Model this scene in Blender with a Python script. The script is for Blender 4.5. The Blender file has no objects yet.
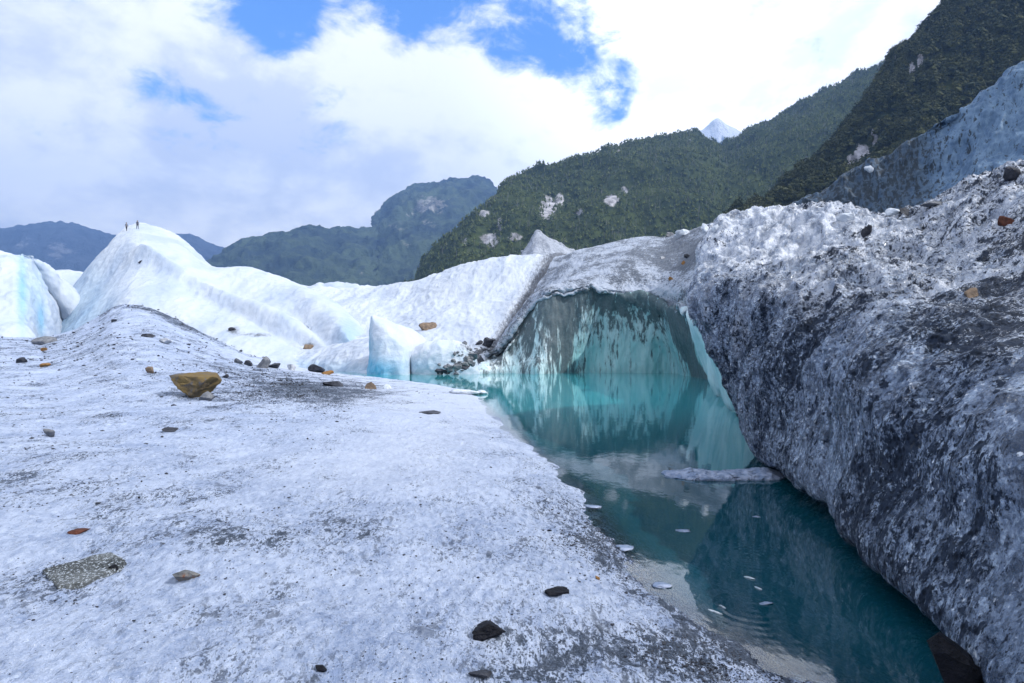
import bpy, math, random
import numpy as np
from mathutils import Vector

random.seed(7)
RNG = np.random.default_rng(11)
R = math.radians
scene = bpy.context.scene
col = scene.collection

# ------------------------------------------------------------------ camera
F = 640.0          # focal length in pixels of the 1024 wide frame
HZ = 347.0         # row of the horizon
HC = 2.0           # eye height above the meltwater
cam_d = bpy.data.cameras.new('camera')
cam_d.sensor_width = 36.0
cam_d.lens = F / 1024 * 36.0
cam_d.shift_y = (HZ - 341.5) / 1024
cam_d.clip_start = 0.05
cam_d.clip_end = 60000
cam = bpy.data.objects.new('camera', cam_d)
cam.location = (0, 0, HC)
cam.rotation_euler = (R(90), 0, 0)
col.objects.link(cam)
scene.camera = cam


def P(px, py, D):
    """a point seen at a pixel, D metres ahead"""
    return np.array([(px - 512) / F * D, D, HC + (HZ - py) / F * D])


# ------------------------------------------------------------------ noise
_prm = np.random.default_rng(3).permutation(256)
_prm = np.concatenate([_prm, _prm, _prm]).astype(np.int64)
_g = np.random.default_rng(5).normal(size=(256, 3))
_g /= np.linalg.norm(_g, axis=1)[:, None]


def perlin(p):
    p = np.asarray(p, float)
    i = np.floor(p).astype(np.int64)
    f = p - i
    i &= 255
    u = f * f * f * (f * (f * 6 - 15) + 10)
    out = np.zeros(len(p))
    for dx in (0, 1):
        wx = u[:, 0] if dx else 1 - u[:, 0]
        for dy in (0, 1):
            wy = u[:, 1] if dy else 1 - u[:, 1]
            for dz in (0, 1):
                wz = u[:, 2] if dz else 1 - u[:, 2]
                h = _prm[_prm[_prm[(i[:, 0] + dx) & 255] + ((i[:, 1] + dy) & 255)] + ((i[:, 2] + dz) & 255)]
                g = _g[h]
                out += wx * wy * wz * (g[:, 0] * (f[:, 0] - dx) + g[:, 1] * (f[:, 1] - dy) + g[:, 2] * (f[:, 2] - dz))
    return out * 1.5


def fbm(p, octaves=4, gain=0.5, ridged=False):
    p = np.asarray(p, float)
    out = np.zeros(len(p)); a = 1.0; s = 1.0
    for k in range(octaves):
        n = perlin(p * s + 17.3 * k)
        if ridged:
            n = 1 - 2 * np.abs(n)
        out += a * n; a *= gain; s *= 2.03
    return out


def sstep(a, b, x):
    t = np.clip((x - a) / (b - a), 0, 1)
    return t * t * (3 - 2 * t)


# ------------------------------------------------------------------ mesh helpers
def catmull(A, n, axis):
    """interpolate a control net along an axis to n samples, passing through its points"""
    A = np.moveaxis(np.asarray(A, float), axis, 0)
    m = len(A)
    t = np.linspace(0, m - 1, n)
    i = np.clip(np.floor(t).astype(int), 0, m - 2)
    f = (t - i).reshape((-1,) + (1,) * (A.ndim - 1))
    p0 = A[np.maximum(i - 1, 0)]; p1 = A[i]; p2 = A[i + 1]; p3 = A[np.minimum(i + 2, m - 1)]
    o = 0.5 * (2 * p1 + (p2 - p0) * f + (2 * p0 - 5 * p1 + 4 * p2 - p3) * f ** 2 + (3 * p1 - p0 - 3 * p2 + p3) * f ** 3)
    return np.moveaxis(o, 0, axis)


def net(cols, nu, nv):
    """cols[u][v] control points -> (nu, nv, 3) grid"""
    return catmull(catmull(np.array(cols, float), nu, 0), nv, 1)


def grid_normals(G):
    du = np.gradient(G, axis=0); dv = np.gradient(G, axis=1)
    n = np.cross(du, dv)
    return n / (np.linalg.norm(n, axis=2)[..., None] + 1e-12)


def mesh_from(name, verts, faces, mat=None, smooth=True, attrs=None, parent=None, recentre=True):
    """faces: (n, 3) or (n, 4) int array -> one linked mesh object, its origin at the middle of its base"""
    verts = np.asarray(verts, float).reshape(-1, 3); faces = np.asarray(faces)
    c = np.zeros(3)
    if recentre:
        lo = verts.min(0); hi = verts.max(0)
        c = np.array([(lo[0] + hi[0]) / 2, (lo[1] + hi[1]) / 2, lo[2]])
    me = bpy.data.meshes.new(name)
    k = faces.shape[1]
    me.vertices.add(len(verts)); me.vertices.foreach_set('co', (verts - c).astype(np.float32).ravel())
    me.loops.add(faces.size); me.loops.foreach_set('vertex_index', faces.astype(np.int32).ravel())
    me.polygons.add(len(faces))
    me.polygons.foreach_set('loop_start', np.arange(0, faces.size, k, dtype=np.int32))
    me.polygons.foreach_set('loop_total', np.full(len(faces), k, np.int32))
    me.update(calc_edges=True)
    me.polygons.foreach_set('use_smooth', np.full(len(faces), smooth))
    for an, av in (attrs or {}).items():
        a = me.attributes.new(an, 'FLOAT', 'POINT')
        a.data.foreach_set('value', np.asarray(av, np.float32).ravel())
    if mat:
        me.materials.append(mat)
    o = bpy.data.objects.new(name, me)
    o.location = c
    col.objects.link(o)
    if parent:
        o.parent = parent
        o.location = Vector(c) - parent.location
    return o


def grid_faces(nu, nv):
    i = np.arange((nu - 1) * (nv - 1))
    u = i // (nv - 1); v = i % (nv - 1)
    a = u * nv + v
    return np.stack([a, a + nv, a + nv + 1, a + 1], 1)


def grid_obj(name, G, mat, attrs=None, smooth=True, recentre=True):
    nu, nv = G.shape[:2]
    return mesh_from(name, G.reshape(-1, 3), grid_faces(nu, nv), mat, smooth, attrs, recentre=recentre)


def tag(o, label=None, cat=None, group=None, kind=None):
    if label: o['label'] = label
    if cat: o['category'] = cat
    if group: o['group'] = group
    if kind: o['kind'] = kind
    return o


def structure(o):
    o['kind'] = 'structure'
    return o


# ------------------------------------------------------------------ node helpers
class N:
    def __init__(s, name):
        s.m = bpy.data.materials.new(name); s.m.use_nodes = True
        s.t = s.m.node_tree; s.t.nodes.clear()
        s.out = s.t.nodes.new('ShaderNodeOutputMaterial')
        s.geo = s.t.nodes.new('ShaderNodeNewGeometry')

    def add(s, typ, ins=None, **kw):
        n = s.t.nodes.new(typ)
        for k, v in kw.items():
            setattr(n, k, v)
        for k, v in (ins or {}).items():
            s.put(n.inputs[k], v)
        return n

    def put(s, sock, v):
        if isinstance(v, bpy.types.NodeSocket):
            s.t.links.new(v, sock)
        elif isinstance(v, (tuple, list)) and len(v) == 3 and sock.type == 'RGBA':
            sock.default_value = (*v, 1)
        else:
            sock.default_value = v

    def math(s, op, a, b=0.0, c=0.0, clamp=False):
        n = s.t.nodes.new('ShaderNodeMath'); n.operation = op; n.use_clamp = clamp
        s.put(n.inputs[0], a); s.put(n.inputs[1], b); s.put(n.inputs[2], c)
        return n.outputs[0]

    def pos(s, scale=(1, 1, 1), rot=(0, 0, 0)):
        n = s.add('ShaderNodeMapping', {'Vector': s.geo.outputs['Position'], 'Scale': scale, 'Rotation': rot})
        return n.outputs[0]

    def noise(s, vec, scale, detail=5.0, rough=0.55, dist=0.0):
        return s.add('ShaderNodeTexNoise', {'Vector': vec, 'Scale': scale, 'Detail': detail, 'Roughness': rough, 'Distortion': dist}).outputs['Fac']

    def voro(s, vec, scale, feature='F1', out='Distance'):
        return s.add('ShaderNodeTexVoronoi', {'Vector': vec, 'Scale': scale}, feature=feature).outputs[out]

    def rng(s, v, a, b, lo=0.0, hi=1.0, smooth=True):
        n = s.add('ShaderNodeMapRange', {'Value': v, 'From Min': a, 'From Max': b, 'To Min': lo, 'To Max': hi})
        n.interpolation_type = 'SMOOTHSTEP' if smooth else 'LINEAR'
        return n.outputs[0]

    def mix(s, f, a, b):
        n = s.t.nodes.new('ShaderNodeMix'); n.data_type = 'RGBA'
        s.put(n.inputs['Factor'], f)
        s.put(n.inputs[6], a); s.put(n.inputs[7], b)
        return n.outputs[2]

    def attr(s, name):
        return s.add('ShaderNodeAttribute', attribute_name=name).outputs['Fac']

    def bump(s, h, strength=0.5, dist=0.05, normal=None):
        n = s.add('ShaderNodeBump', {'Height': h, 'Strength': strength, 'Distance': dist})
        if normal: s.put(n.inputs['Normal'], normal)
        return n.outputs[0]

    def bsdf(s, color, rough=0.6, normal=None, spec=0.4, **ins):
        n = s.add('ShaderNodeBsdfPrincipled', {'Base Color': color, 'Roughness': rough, 'Specular IOR Level': spec})
        if normal: s.put(n.inputs['Normal'], normal)
        for k, v in ins.items():
            s.put(n.inputs[k.replace('_', ' ')], v)
        s.t.links.new(n.outputs[0], s.out.inputs['Surface'])
        return n


# ------------------------------------------------------------------ materials
def mat_ground():
    m = N('dirty_ground_ice')
    p = m.pos()
    sp = m.pos((1.0, 0.5, 1.0), (0, 0, R(25)))
    big = m.noise(p, 0.45, 4, 0.6)
    mid = m.noise(sp, 1.7, 4, 0.6)
    fine = m.noise(sp, 15, 6, 0.75, 0.4)
    grit = m.noise(p, 75, 3, 0.75)
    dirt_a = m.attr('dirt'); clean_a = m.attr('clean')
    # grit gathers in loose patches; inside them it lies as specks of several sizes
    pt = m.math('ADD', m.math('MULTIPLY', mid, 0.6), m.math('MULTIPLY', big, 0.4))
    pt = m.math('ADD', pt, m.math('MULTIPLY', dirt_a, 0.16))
    pt = m.math('SUBTRACT', pt, m.math('MULTIPLY', clean_a, 0.10))
    bias = m.math('MULTIPLY', m.math('SUBTRACT', pt, 0.5), 0.42)
    cover = None
    for sc, det, lo, hi in ((3.2, 6, 0.62, 0.70), (9.0, 6, 0.585, 0.65), (24.0, 4, 0.575, 0.62), (60.0, 3, 0.59, 0.635)):
        v = m.rng(m.math('ADD', m.noise(sp, sc, det, 0.68, 0.3), bias), lo, hi)
        cover = v if cover is None else m.math('MAXIMUM', cover, v)
    cover = m.math('MULTIPLY', cover, m.rng(pt, 0.40, 0.66, 0.22, 0.95))
    tone = m.math('ADD', m.math('MULTIPLY', m.noise(p, 1.3, 5), 0.35), m.math('MULTIPLY', fine, 0.65))
    ice = m.mix(m.rng(tone, 0.36, 0.62), (0.23, 0.305, 0.48), (0.51, 0.59, 0.76))
    ice = m.mix(m.rng(grit, 0.58, 0.72), ice, (0.70, 0.74, 0.84))
    ice = m.mix(m.math('MULTIPLY', clean_a, 0.7), ice, (0.55, 0.61, 0.74))
    grey = m.mix(m.rng(grit, 0.35, 0.65), (0.014, 0.020, 0.032), (0.085, 0.11, 0.155))
    c = m.mix(cover, ice, grey)
    h = m.math('ADD', m.math('MULTIPLY', fine, 0.9), m.math('MULTIPLY', grit, 0.4))
    h = m.math('ADD', h, m.math('MULTIPLY', m.noise(sp, 4.5, 5, 0.65), 1.6))
    m.bsdf(c, m.mix(cover, m.rng(grit, 0.3, 0.7, 0.30, 0.6), (0.8, 0.8, 0.8)), m.bump(h, 0.9, 0.06), m.math('SUBTRACT', 0.45, m.math('MULTIPLY', cover, 0.40)))
    return m.m


def mat_white_ice(name, blue=0.0, grit=0.25, lo=(0.38, 0.455, 0.58), hi=(0.51, 0.565, 0.65), streak=(1, 1, 1), rot=(0, 0, 0), scale=0.25):
    m = N(name)
    p = m.pos()
    sp = m.pos(streak, rot)
    a = m.noise(sp, scale, 6, 0.6)
    b = m.noise(sp, scale * 9, 6, 0.7)
    f = m.noise(p, 9.0, 4, 0.7)
    c = m.mix(m.rng(a, 0.32, 0.62), lo, hi)
    c = m.mix(m.math('MULTIPLY', m.attr('blue'), m.rng(b, 0.2, 0.6, 0.6, 1.0)), c, (0.10, 0.40, 0.62))
    d = m.math('ADD', m.math('MULTIPLY', b, 0.6), m.math('MULTIPLY', f, 0.4))
    d = m.math('ADD', d, m.math('MULTIPLY', m.attr('dirt'), 0.28))
    c = m.mix(m.math('MULTIPLY', m.rng(d, 0.56, 0.74), grit + 0.0), c, (0.10, 0.12, 0.16))
    c = m.mix(m.math('MULTIPLY', m.rng(m.math('ADD', d, m.math('MULTIPLY', m.attr('dirt'), 0.3)), 0.72, 0.98), 0.85), c, (0.05, 0.055, 0.07))
    h = m.math('ADD', m.math('MULTIPLY', b, 1.2), m.math('MULTIPLY', f, 0.35))
    m.bsdf(c, 0.55, m.bump(h, 0.45, 0.25), 0.4)
    return m.m


def mat_cliff():
    m = N('meltwater_cliff_ice')
    p = m.pos()
    z = m.add('ShaderNodeSeparateXYZ', {'Vector': m.geo.outputs['Position']}).outputs[2]
    sp = m.pos((1.0, 1.0, 0.16))
    big = m.noise(m.pos((1, 1, 0.3)), 0.16, 4, 0.55)
    st = m.noise(sp, 0.9, 7, 0.68)
    st2 = m.noise(sp, 3.2, 6, 0.7)
    f = m.noise(p, 6.0, 5, 0.75)
    face = m.attr('face')
    teal = m.attr('teal')
    ice = m.mix(m.rng(st, 0.35, 0.65), (0.50, 0.62, 0.69), (0.76, 0.82, 0.87))
    tl = m.mix(m.rng(st, 0.3, 0.7), (0.15, 0.42, 0.46), (0.38, 0.60, 0.64))
    ice = m.mix(teal, ice, tl)
    d = m.math('ADD', m.math('MULTIPLY', st, 0.5), m.math('MULTIPLY', big, 0.5))
    d = m.math('ADD', d, m.math('MULTIPLY', m.math('SUBTRACT', st2, 0.5), 1.15))
    d = m.math('ADD', d, m.math('MULTIPLY', m.attr('dirt'), 0.20))
    stain = m.mix(m.rng(f, 0.3, 0.7), (0.012, 0.022, 0.032), (0.06, 0.09, 0.11))
    k1 = m.math('ADD', m.noise(sp, 7.0, 5, 0.75), m.math('MULTIPLY', m.math('SUBTRACT', d, 0.5), 0.7))
    kk = m.math('MAXIMUM', m.math('MULTIPLY', m.rng(d, 0.51, 0.68), 0.88), m.math('MULTIPLY', m.rng(k1, 0.53, 0.63), m.math('SUBTRACT', 0.85, m.math('MULTIPLY', teal, 0.9), clamp=True)))
    cl = m.mix(kk, ice, stain)
    # gritty upper slope
    g1 = m.noise(p, 2.6, 5, 0.8)
    g3 = m.noise(p, 7.0, 3, 0.8)
    g2 = m.noise(m.pos((1, 0.25, 1), (0, 0, R(-28))), 0.6, 6, 0.62)
    zn = m.math('MULTIPLY', m.math('ADD', m.math('SUBTRACT', g2, 0.5), m.math('MULTIPLY', m.attr('dirt'), 0.11)), 0.9)
    cv = m.math('MAXIMUM', m.rng(m.math('ADD', g1, zn), 0.52, 0.66), m.rng(m.math('ADD', g3, zn), 0.53, 0.62))
    sl = m.mix(m.math('MULTIPLY', cv, 0.85), (0.35, 0.395, 0.48), (0.045, 0.058, 0.08))
    c = m.mix(face, sl, cl)
    h = m.math('ADD', m.math('MULTIPLY', st2, 0.8), m.math('MULTIPLY', f, 0.5))
    m.bsdf(c, 0.55, m.bump(h, 0.4, 0.22), 0.2)
    return m.m


def mat_wall():
    m = N('dirty_crystal_ice')
    p = m.pos()
    wv = m.add('ShaderNodeTexNoise', {'Vector': p, 'Scale': 1.6, 'Detail': 3.0}).outputs['Color']
    wp = m.add('ShaderNodeVectorMath', {0: p, 1: m.add('ShaderNodeVectorMath', {0: wv, 3: 0.2}, operation='SCALE').outputs[0]}, operation='ADD').outputs[0]
    wst = m.add('ShaderNodeMapping', {'Vector': wp, 'Scale': (1, 1, 0.7), 'Rotation': (0, R(14), 0)}).outputs[0]
    big = m.noise(m.pos((1, 1, 0.6)), 0.55, 4, 0.6, 0.6)
    mid = m.noise(wst, 2.4, 6, 0.66)
    fl = m.noise(wst, 7.5, 6, 0.72)
    fine = m.noise(wp, 24, 5, 0.75)
    vor = m.voro(wst, 5.0); vor2 = m.voro(wp, 19.0)
    top = m.attr('top')
    c1 = m.add('ShaderNodeSeparateColor', {0: m.voro(wst, 6.5, out='Color')}).outputs[0]
    c2 = m.add('ShaderNodeSeparateColor', {0: m.voro(wp, 17.0, out='Color')}).outputs[1]
    c3 = m.add('ShaderNodeSeparateColor', {0: m.voro(p, 42.0, out='Color')}).outputs[0]
    cell = m.math('ADD', m.math('MULTIPLY', c1, 0.35), m.math('MULTIPLY', c2, 0.35))
    cell = m.math('ADD', cell, m.math('MULTIPLY', c3, 0.30))
    cell = m.math('ADD', m.math('MULTIPLY', cell, 0.55), m.math('MULTIPLY', fl, 0.45))
    clear = m.mix(m.rng(cell, 0.34, 0.60), (0.035, 0.058, 0.105), (0.17, 0.23, 0.34))
    clear = m.mix(m.rng(cell, 0.56, 0.70), clear, (0.34, 0.43, 0.57))
    clear = m.mix(m.math('MULTIPLY', m.rng(c3, 0.90, 0.97), m.rng(fl, 0.5, 0.62)), clear, (0.70, 0.76, 0.85))
    white = m.mix(m.rng(fl, 0.36, 0.58), (0.40, 0.46, 0.58), (0.74, 0.78, 0.86))
    ice = m.mix(m.math('MULTIPLY', top, m.rng(mid, 0.34, 0.56, 0.25, 1.0)), clear, white)
    grime = m.mix(m.rng(vor2, 0.2, 0.7), (0.003, 0.006, 0.013), (0.022, 0.032, 0.055))
    # grime as ragged flecks of three sizes, denser in broad zones
    zone = m.math('MULTIPLY', m.math('SUBTRACT', big, 0.5), 0.55)
    zone = m.math('ADD', zone, m.math('MULTIPLY', m.math('SUBTRACT', m.attr('crust'), m.math('MULTIPLY', top, 0.5)), 0.05))
    cover = None
    for sc, lo, hi in ((2.1, 0.62, 0.70), (6.0, 0.56, 0.61), (17.0, 0.555, 0.60), (40.0, 0.57, 0.61)):
        v = m.rng(m.math('ADD', m.noise(wst, sc, 5, 0.7), zone), lo, hi)
        cover = v if cover is None else m.math('MAXIMUM', cover, v)
    c = m.mix(m.math('MULTIPLY', cover, 0.93), ice, grime)
    h = m.math('ADD', m.math('MULTIPLY', vor, 0.8), m.math('MULTIPLY', vor2, 0.18))
    h = m.math('ADD', h, m.math('MULTIPLY', fl, 0.9))
    h = m.math('ADD', h, m.math('MULTIPLY', fine, 0.28))
    h = m.math('ADD', h, m.math('MULTIPLY', cell, 0.5))
    m.bsdf(c, m.mix(cover, m.rng(fl, 0.35, 0.65, 0.10, 0.35), (0.7, 0.7, 0.7)), m.bump(h, 0.75, 0.10), m.math('SUBTRACT', 0.5, m.math('MULTIPLY', cover, 0.44)))
    return m.m


def mat_fin():
    m = N('streaked_blue_ice')
    p = m.pos()
    sp = m.pos((1, 1, 0.3), (0, R(20), 0))
    big = m.noise(sp, 0.55, 5, 0.6)
    st = m.noise(m.pos((1, 1, 0.22), (0, R(12), 0)), 3.0, 7, 0.75)
    f = m.noise(p, 9, 5, 0.75)
    ice = m.mix(m.rng(st, 0.3, 0.7), (0.07, 0.13, 0.23), (0.19, 0.29, 0.42))
    d = m.math('ADD', m.math('MULTIPLY', big, 0.55), m.math('MULTIPLY', m.math('SUBTRACT', st, 0.05), 0.55))
    d = m.math('ADD', d, m.math('MULTIPLY', m.math('SUBTRACT', f, 0.5), 0.5))
    d = m.math('ADD', d, m.math('MULTIPLY', m.attr('dirt'), 0.25))
    fk = m.rng(m.math('ADD', m.noise(sp, 7.0, 5, 0.75), m.math('MULTIPLY', m.math('SUBTRACT', d, 0.5), 0.28)), 0.53, 0.60)
    fk = m.math('MAXIMUM', m.math('MULTIPLY', m.rng(d, 0.50, 0.84), 0.62), m.math('MULTIPLY', fk, 0.9))
    c = m.mix(fk, ice, m.mix(f, (0.008, 0.012, 0.018), (0.04, 0.052, 0.065)))
    m.bsdf(c, 0.5, m.bump(m.math('ADD', st, m.math('MULTIPLY', f, 0.6)), 0.6, 0.12), 0.15)
    return m.m


def mat_water():
    m = N('glacial_meltwater')
    p = m.pos()
    cloudy = m.noise(m.pos((1, 0.5, 1)), 0.18, 4, 0.5)
    c = m.mix(m.rng(cloudy, 0.3, 0.7), (0.002, 0.038, 0.060), (0.003, 0.058, 0.080))
    c = m.mix(m.attr('sunlit_far'), c, (0.035, 0.31, 0.36))
    r1 = m.noise(m.pos((1, 0.6, 1)), 2.2, 3, 0.5)
    r2 = m.noise(m.pos((1, 0.5, 1)), 7.0, 3, 0.55)
    calm = m.rng(m.noise(p, 0.25, 2), 0.35, 0.65, 0.25, 1.0)
    h = m.math('ADD', m.math('MULTIPLY', r1, 0.6), m.math('MULTIPLY', r2, 0.3))
    # rings from falling drips
    for (x, y) in ((1.85, 4.9), (2.3, 6.1)):
        dv = m.add('ShaderNodeVectorMath', {0: m.geo.outputs['Position'], 1: (x, y, 0)}, operation='DISTANCE').outputs['Value']
        w = m.math('SINE', m.math('MULTIPLY', dv, 62.0))
        w = m.math('MULTIPLY', w, m.rng(dv, 0.05, 0.75, 0.05, 0.0))
        h = m.math('ADD', h, w)
    nb = m.bump(m.math('MULTIPLY', h, calm), 0.16, 0.035)
    base = m.add('ShaderNodeBsdfDiffuse', {'Color': c})
    tr = m.add('ShaderNodeBsdfTransparent', {'Color': (0.72, 0.90, 0.95)})
    body = m.add('ShaderNodeMixShader', {0: m.attr('deep'), 1: tr.outputs[0], 2: base.outputs[0]})
    gl = m.add('ShaderNodeBsdfGlossy', {'Color': (1, 1, 1), 'Roughness': 0.04, 'Normal': nb})
    fr = m.add('ShaderNodeFresnel', {'IOR': 1.7, 'Normal': nb})
    mx = m.add('ShaderNodeMixShader', {0: fr.outputs[0], 1: body.outputs[0], 2: gl.outputs[0]})
    m.t.links.new(mx.outputs[0], m.out.inputs['Surface'])
    return m.m


def mat_hill(name, green, dark, rock, scale, snow=None, bumpd=20.0):
    m = N(name)
    p = m.pos()
    a = m.noise(p, scale, 6, 0.6)
    b = m.noise(p, scale * 7, 6, 0.7)
    st = m.noise(m.pos((1, 1, 0.25)), scale * 6, 6, 0.7)
    c = m.mix(m.rng(m.math('ADD', m.math('MULTIPLY', a, 0.5), m.math('MULTIPLY', b, 0.5)), 0.4, 0.6), dark, green)
    rk = m.mix(m.rng(st, 0.35, 0.65), tuple(x * 0.35 for x in rock), rock)
    ra = m.math('ADD', m.attr('rock'), m.math('MULTIPLY', m.math('SUBTRACT', b, 0.5), 1.3))
    c = m.mix(m.rng(ra, 0.42, 0.62), c, rk)
    if snow:
        c = m.mix(m.rng(m.math('ADD', m.attr('snow'), m.math('MULTIPLY', m.math('SUBTRACT', st, 0.5), 1.2)), 0.45, 0.55), c, snow)
    m.bsdf(c, 0.9, m.bump(m.math('ADD', b, st), 0.9, bumpd), 0.1)
    return m.m


def mat_rock(name, c1, c2, c3=None, scale=3.0, spec=0.12, rough=0.8, speck=0.0):
    m = N(name)
    tc = m.add('ShaderNodeTexCoord').outputs['Object']
    a = m.noise(tc, scale, 6, 0.65)
    b = m.noise(tc, scale * 7, 5, 0.7)
    c = m.mix(m.rng(a, 0.38, 0.62), c1, c2)
    if c3:
        c = m.mix(m.rng(m.noise(tc, scale * 1.7, 5, 0.7, 0.8), 0.55, 0.66), c, c3)
    if speck:
        c = m.mix(m.math('MULTIPLY', m.rng(m.noise(tc, speck, 3, 0.8), 0.54, 0.60), 0.9), c, (0.42, 0.47, 0.53))
    m.bsdf(c, rough, m.bump(m.math('ADD', a, m.math('MULTIPLY', b, 0.5)), 0.6, 0.08), spec)
    return m.m


def mat_tree(name, lo, hi):
    m = N(name)
    t = m.attr('tint')
    c = m.mix(t, lo, hi)
    m.bsdf(c, 0.8, None, 0.15)
    return m.m


def mat_plain(name, c, rough=0.7):
    m = N(name)
    n = m.noise(m.add('ShaderNodeTexCoord').outputs['Object'], 6.0, 3)
    m.bsdf(m.mix(n, tuple(x * 0.75 for x in c), c), rough)
    return m.m


M_ground = mat_ground()
M_peak = mat_white_ice('white_glacier_ice', grit=0.12, streak=(1, 0.4, 0.5), rot=(0, 0, R(30)))
M_slope = mat_white_ice('streaked_glacier_ice', grit=0.35, streak=(1, 0.18, 0.3), rot=(0, 0, R(-38)), scale=0.5, lo=(0.38, 0.44, 0.55), hi=(0.53, 0.58, 0.66))
M_block = mat_white_ice('clean_block_ice', grit=0.05, lo=(0.48, 0.57, 0.68), hi=(0.58, 0.63, 0.71))
M_grey_ice = mat_white_ice('gritty_grey_ice', grit=0.8, lo=(0.22, 0.25, 0.31), hi=(0.38, 0.42, 0.50), scale=0.5)
M_cliff = mat_cliff(); M_wall = mat_wall(); M_fin = mat_fin(); M_water = mat_water()
M_grey = mat_rock('grey_stone', (0.10, 0.11, 0.13), (0.22, 0.23, 0.25))
M_dark = mat_rock('dark_wet_stone', (0.018, 0.02, 0.028), (0.055, 0.06, 0.075), rough=0.45)
M_black = mat_rock('black_wet_stone', (0.004, 0.005, 0.008), (0.012, 0.013, 0.02), rough=0.5)
M_pale = mat_rock('pale_stone', (0.32, 0.34, 0.38), (0.52, 0.54, 0.58))
M_gold = mat_rock('ochre_stone', (0.16, 0.115, 0.05), (0.115, 0.09, 0.058), (0.10, 0.10, 0.11), scale=2.2)
M_orange = mat_rock('rusty_orange_stone', (0.24, 0.12, 0.045), (0.28, 0.17, 0.07), scale=5)
M_brown = mat_rock('brown_stone', (0.13, 0.10, 0.08), (0.24, 0.18, 0.13), scale=4)
M_redbrown = mat_rock('red_brown_stone', (0.07, 0.03, 0.022), (0.13, 0.05, 0.035), scale=6)
M_speckled = mat_rock('speckled_granite', (0.035, 0.04, 0.042), (0.10, 0.11, 0.115), speck=52.0)
M_flat = mat_rock('layered_stone', (0.12, 0.13, 0.14), (0.24, 0.23, 0.22), (0.26, 0.11, 0.06), scale=7)
M_chunk = mat_rock('pale_ice_chunk', (0.48, 0.54, 0.62), (0.68, 0.72, 0.78), scale=4, rough=0.45)
M_floe = mat_rock('floating_ice', (0.16, 0.22, 0.34), (0.36, 0.42, 0.56), (0.06, 0.08, 0.11), scale=5, rough=0.4)

# ------------------------------------------------------------------ ground ice
SH_PX = [(1010, 800), (800, 683), (770, 668), (714, 637), (660, 603), (642, 583), (630, 561), (606, 534), (588, 508), (578, 490), (545, 466),
         (520, 441), (499, 424), (487, 410), (476, 398), (462, 390), (436, 384.5), (405, 380.5), (372, 377.3), (330, 376.0)]
shore = np.array([P(x, y, HC * F / (y - HZ))[:2] for x, y in SH_PX])
shore = np.vstack([[1.15, -1.0], [1.0, -8.0]])[::-1].tolist() + shore.tolist()
shore = np.array(shore)


def shore_dist(x, y):
    """signed distance to the waterline, positive on land"""
    best = np.full(x.shape, 1e9); sgn = np.ones(x.shape)
    for a, b in zip(shore[:-1], shore[1:]):
        d = b - a; L = d @ d
        t = np.clip(((x - a[0]) * d[0] + (y - a[1]) * d[1]) / L, 0, 1)
        ex = x - a[0] - t * d[0]; ey = y - a[1] - t * d[1]
        r = np.hypot(ex, ey)
        s = np.sign(d[0] * (y - a[1]) - d[1] * (x - a[0]))
        m = r < best - 1e-9
        best = np.where(m, r, best); sgn = np.where(m, s, sgn)
    return best * np.where(sgn == 0, 1, sgn)


CR_PX = np.array([-1500, -400, -150, 0, 40, 70, 95, 112, 125, 138, 155, 200, 250, 290, 330, 365, 400, 440])
CR_PY = np.array([335, 332, 332, 335, 338, 331, 318, 306, 303, 304.5, 309, 331, 354, 365, 371.5, 374.5, 376, 377])
CR_D = np.array([50, 50, 50, 50, 50, 50, 50, 50, 50, 49, 48, 48, 48, 47, 46, 45, 44, 43.0])


def ground_z(x, y):
    d = shore_dist(x, y)
    d = d + 0.14 * perlin(np.stack([x * 0.8, y * 0.8, x * 0], 1)) * np.clip(y / 6, 0.35, 1.6) + 0.05 * perlin(np.stack([x * 3, y * 3, x * 0 + 3], 1)) + 0.03 * perlin(np.stack([x * 9, y * 9, x * 0 + 5], 1))
    dp = np.maximum(d, 0)
    zb = 0.02 + 0.33 * (1 - np.exp(-dp / 1.15)) + 0.008 * np.minimum(dp, 15)
    zb *= 1 - 0.55 * sstep(9, 26, y) * sstep(7, 1, dp)      # low snowy shelf at the far end
    zb = np.where(d > 0, zb, 0.02 + np.maximum(d, -4) * 0.32)
    yy = np.maximum(y, 0.5)
    px = 512 + F * x / yy
    dc = np.interp(px, CR_PX, CR_D)
    zc = HC + (HZ - np.interp(px, CR_PX, CR_PY)) / F * dc
    t = np.clip((y - 13) / (dc - 13), 0, 1)
    r = t ** 1.7
    z = zb * (1 - r) + zc * r
    z = np.where(d < 0, np.minimum(z, zb + 0.0), z)
    z = z - np.maximum(y - dc, 0) * 0.35
    return z, d, px, dc


ang = np.concatenate([np.linspace(-178, -48, 90, endpoint=False), np.linspace(-48, 32, 840, endpoint=False), np.linspace(32, 80, 40)])
rad = np.concatenate([np.geomspace(0.25, 2.4, 40, endpoint=False), np.geomspace(2.4, 66, 760)])
A, Rr = np.meshgrid(np.radians(ang), rad, indexing='ij')
gx = (np.sin(A) * Rr).ravel(); gy = (np.cos(A) * Rr).ravel()
gz, gd, gpx, gdc = ground_z(gx, gy)
rr = Rr.ravel()
P3 = np.stack([gx, gy, gx * 0], 1)
cell = rr * 0.0043
land = sstep(-0.4, 0.5, gd)


def oct_(scale, seed, stretch=(1, 1)):
    w = np.clip((1 / scale) / (3.0 * cell), 0, 1)
    ca, sa = math.cos(R(25)), math.sin(R(25))
    q = np.stack([(gx * ca - gy * sa) * stretch[0], (gx * sa + gy * ca) * stretch[1], gx * 0 + seed], 1)
    return perlin(q * scale) * w


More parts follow.
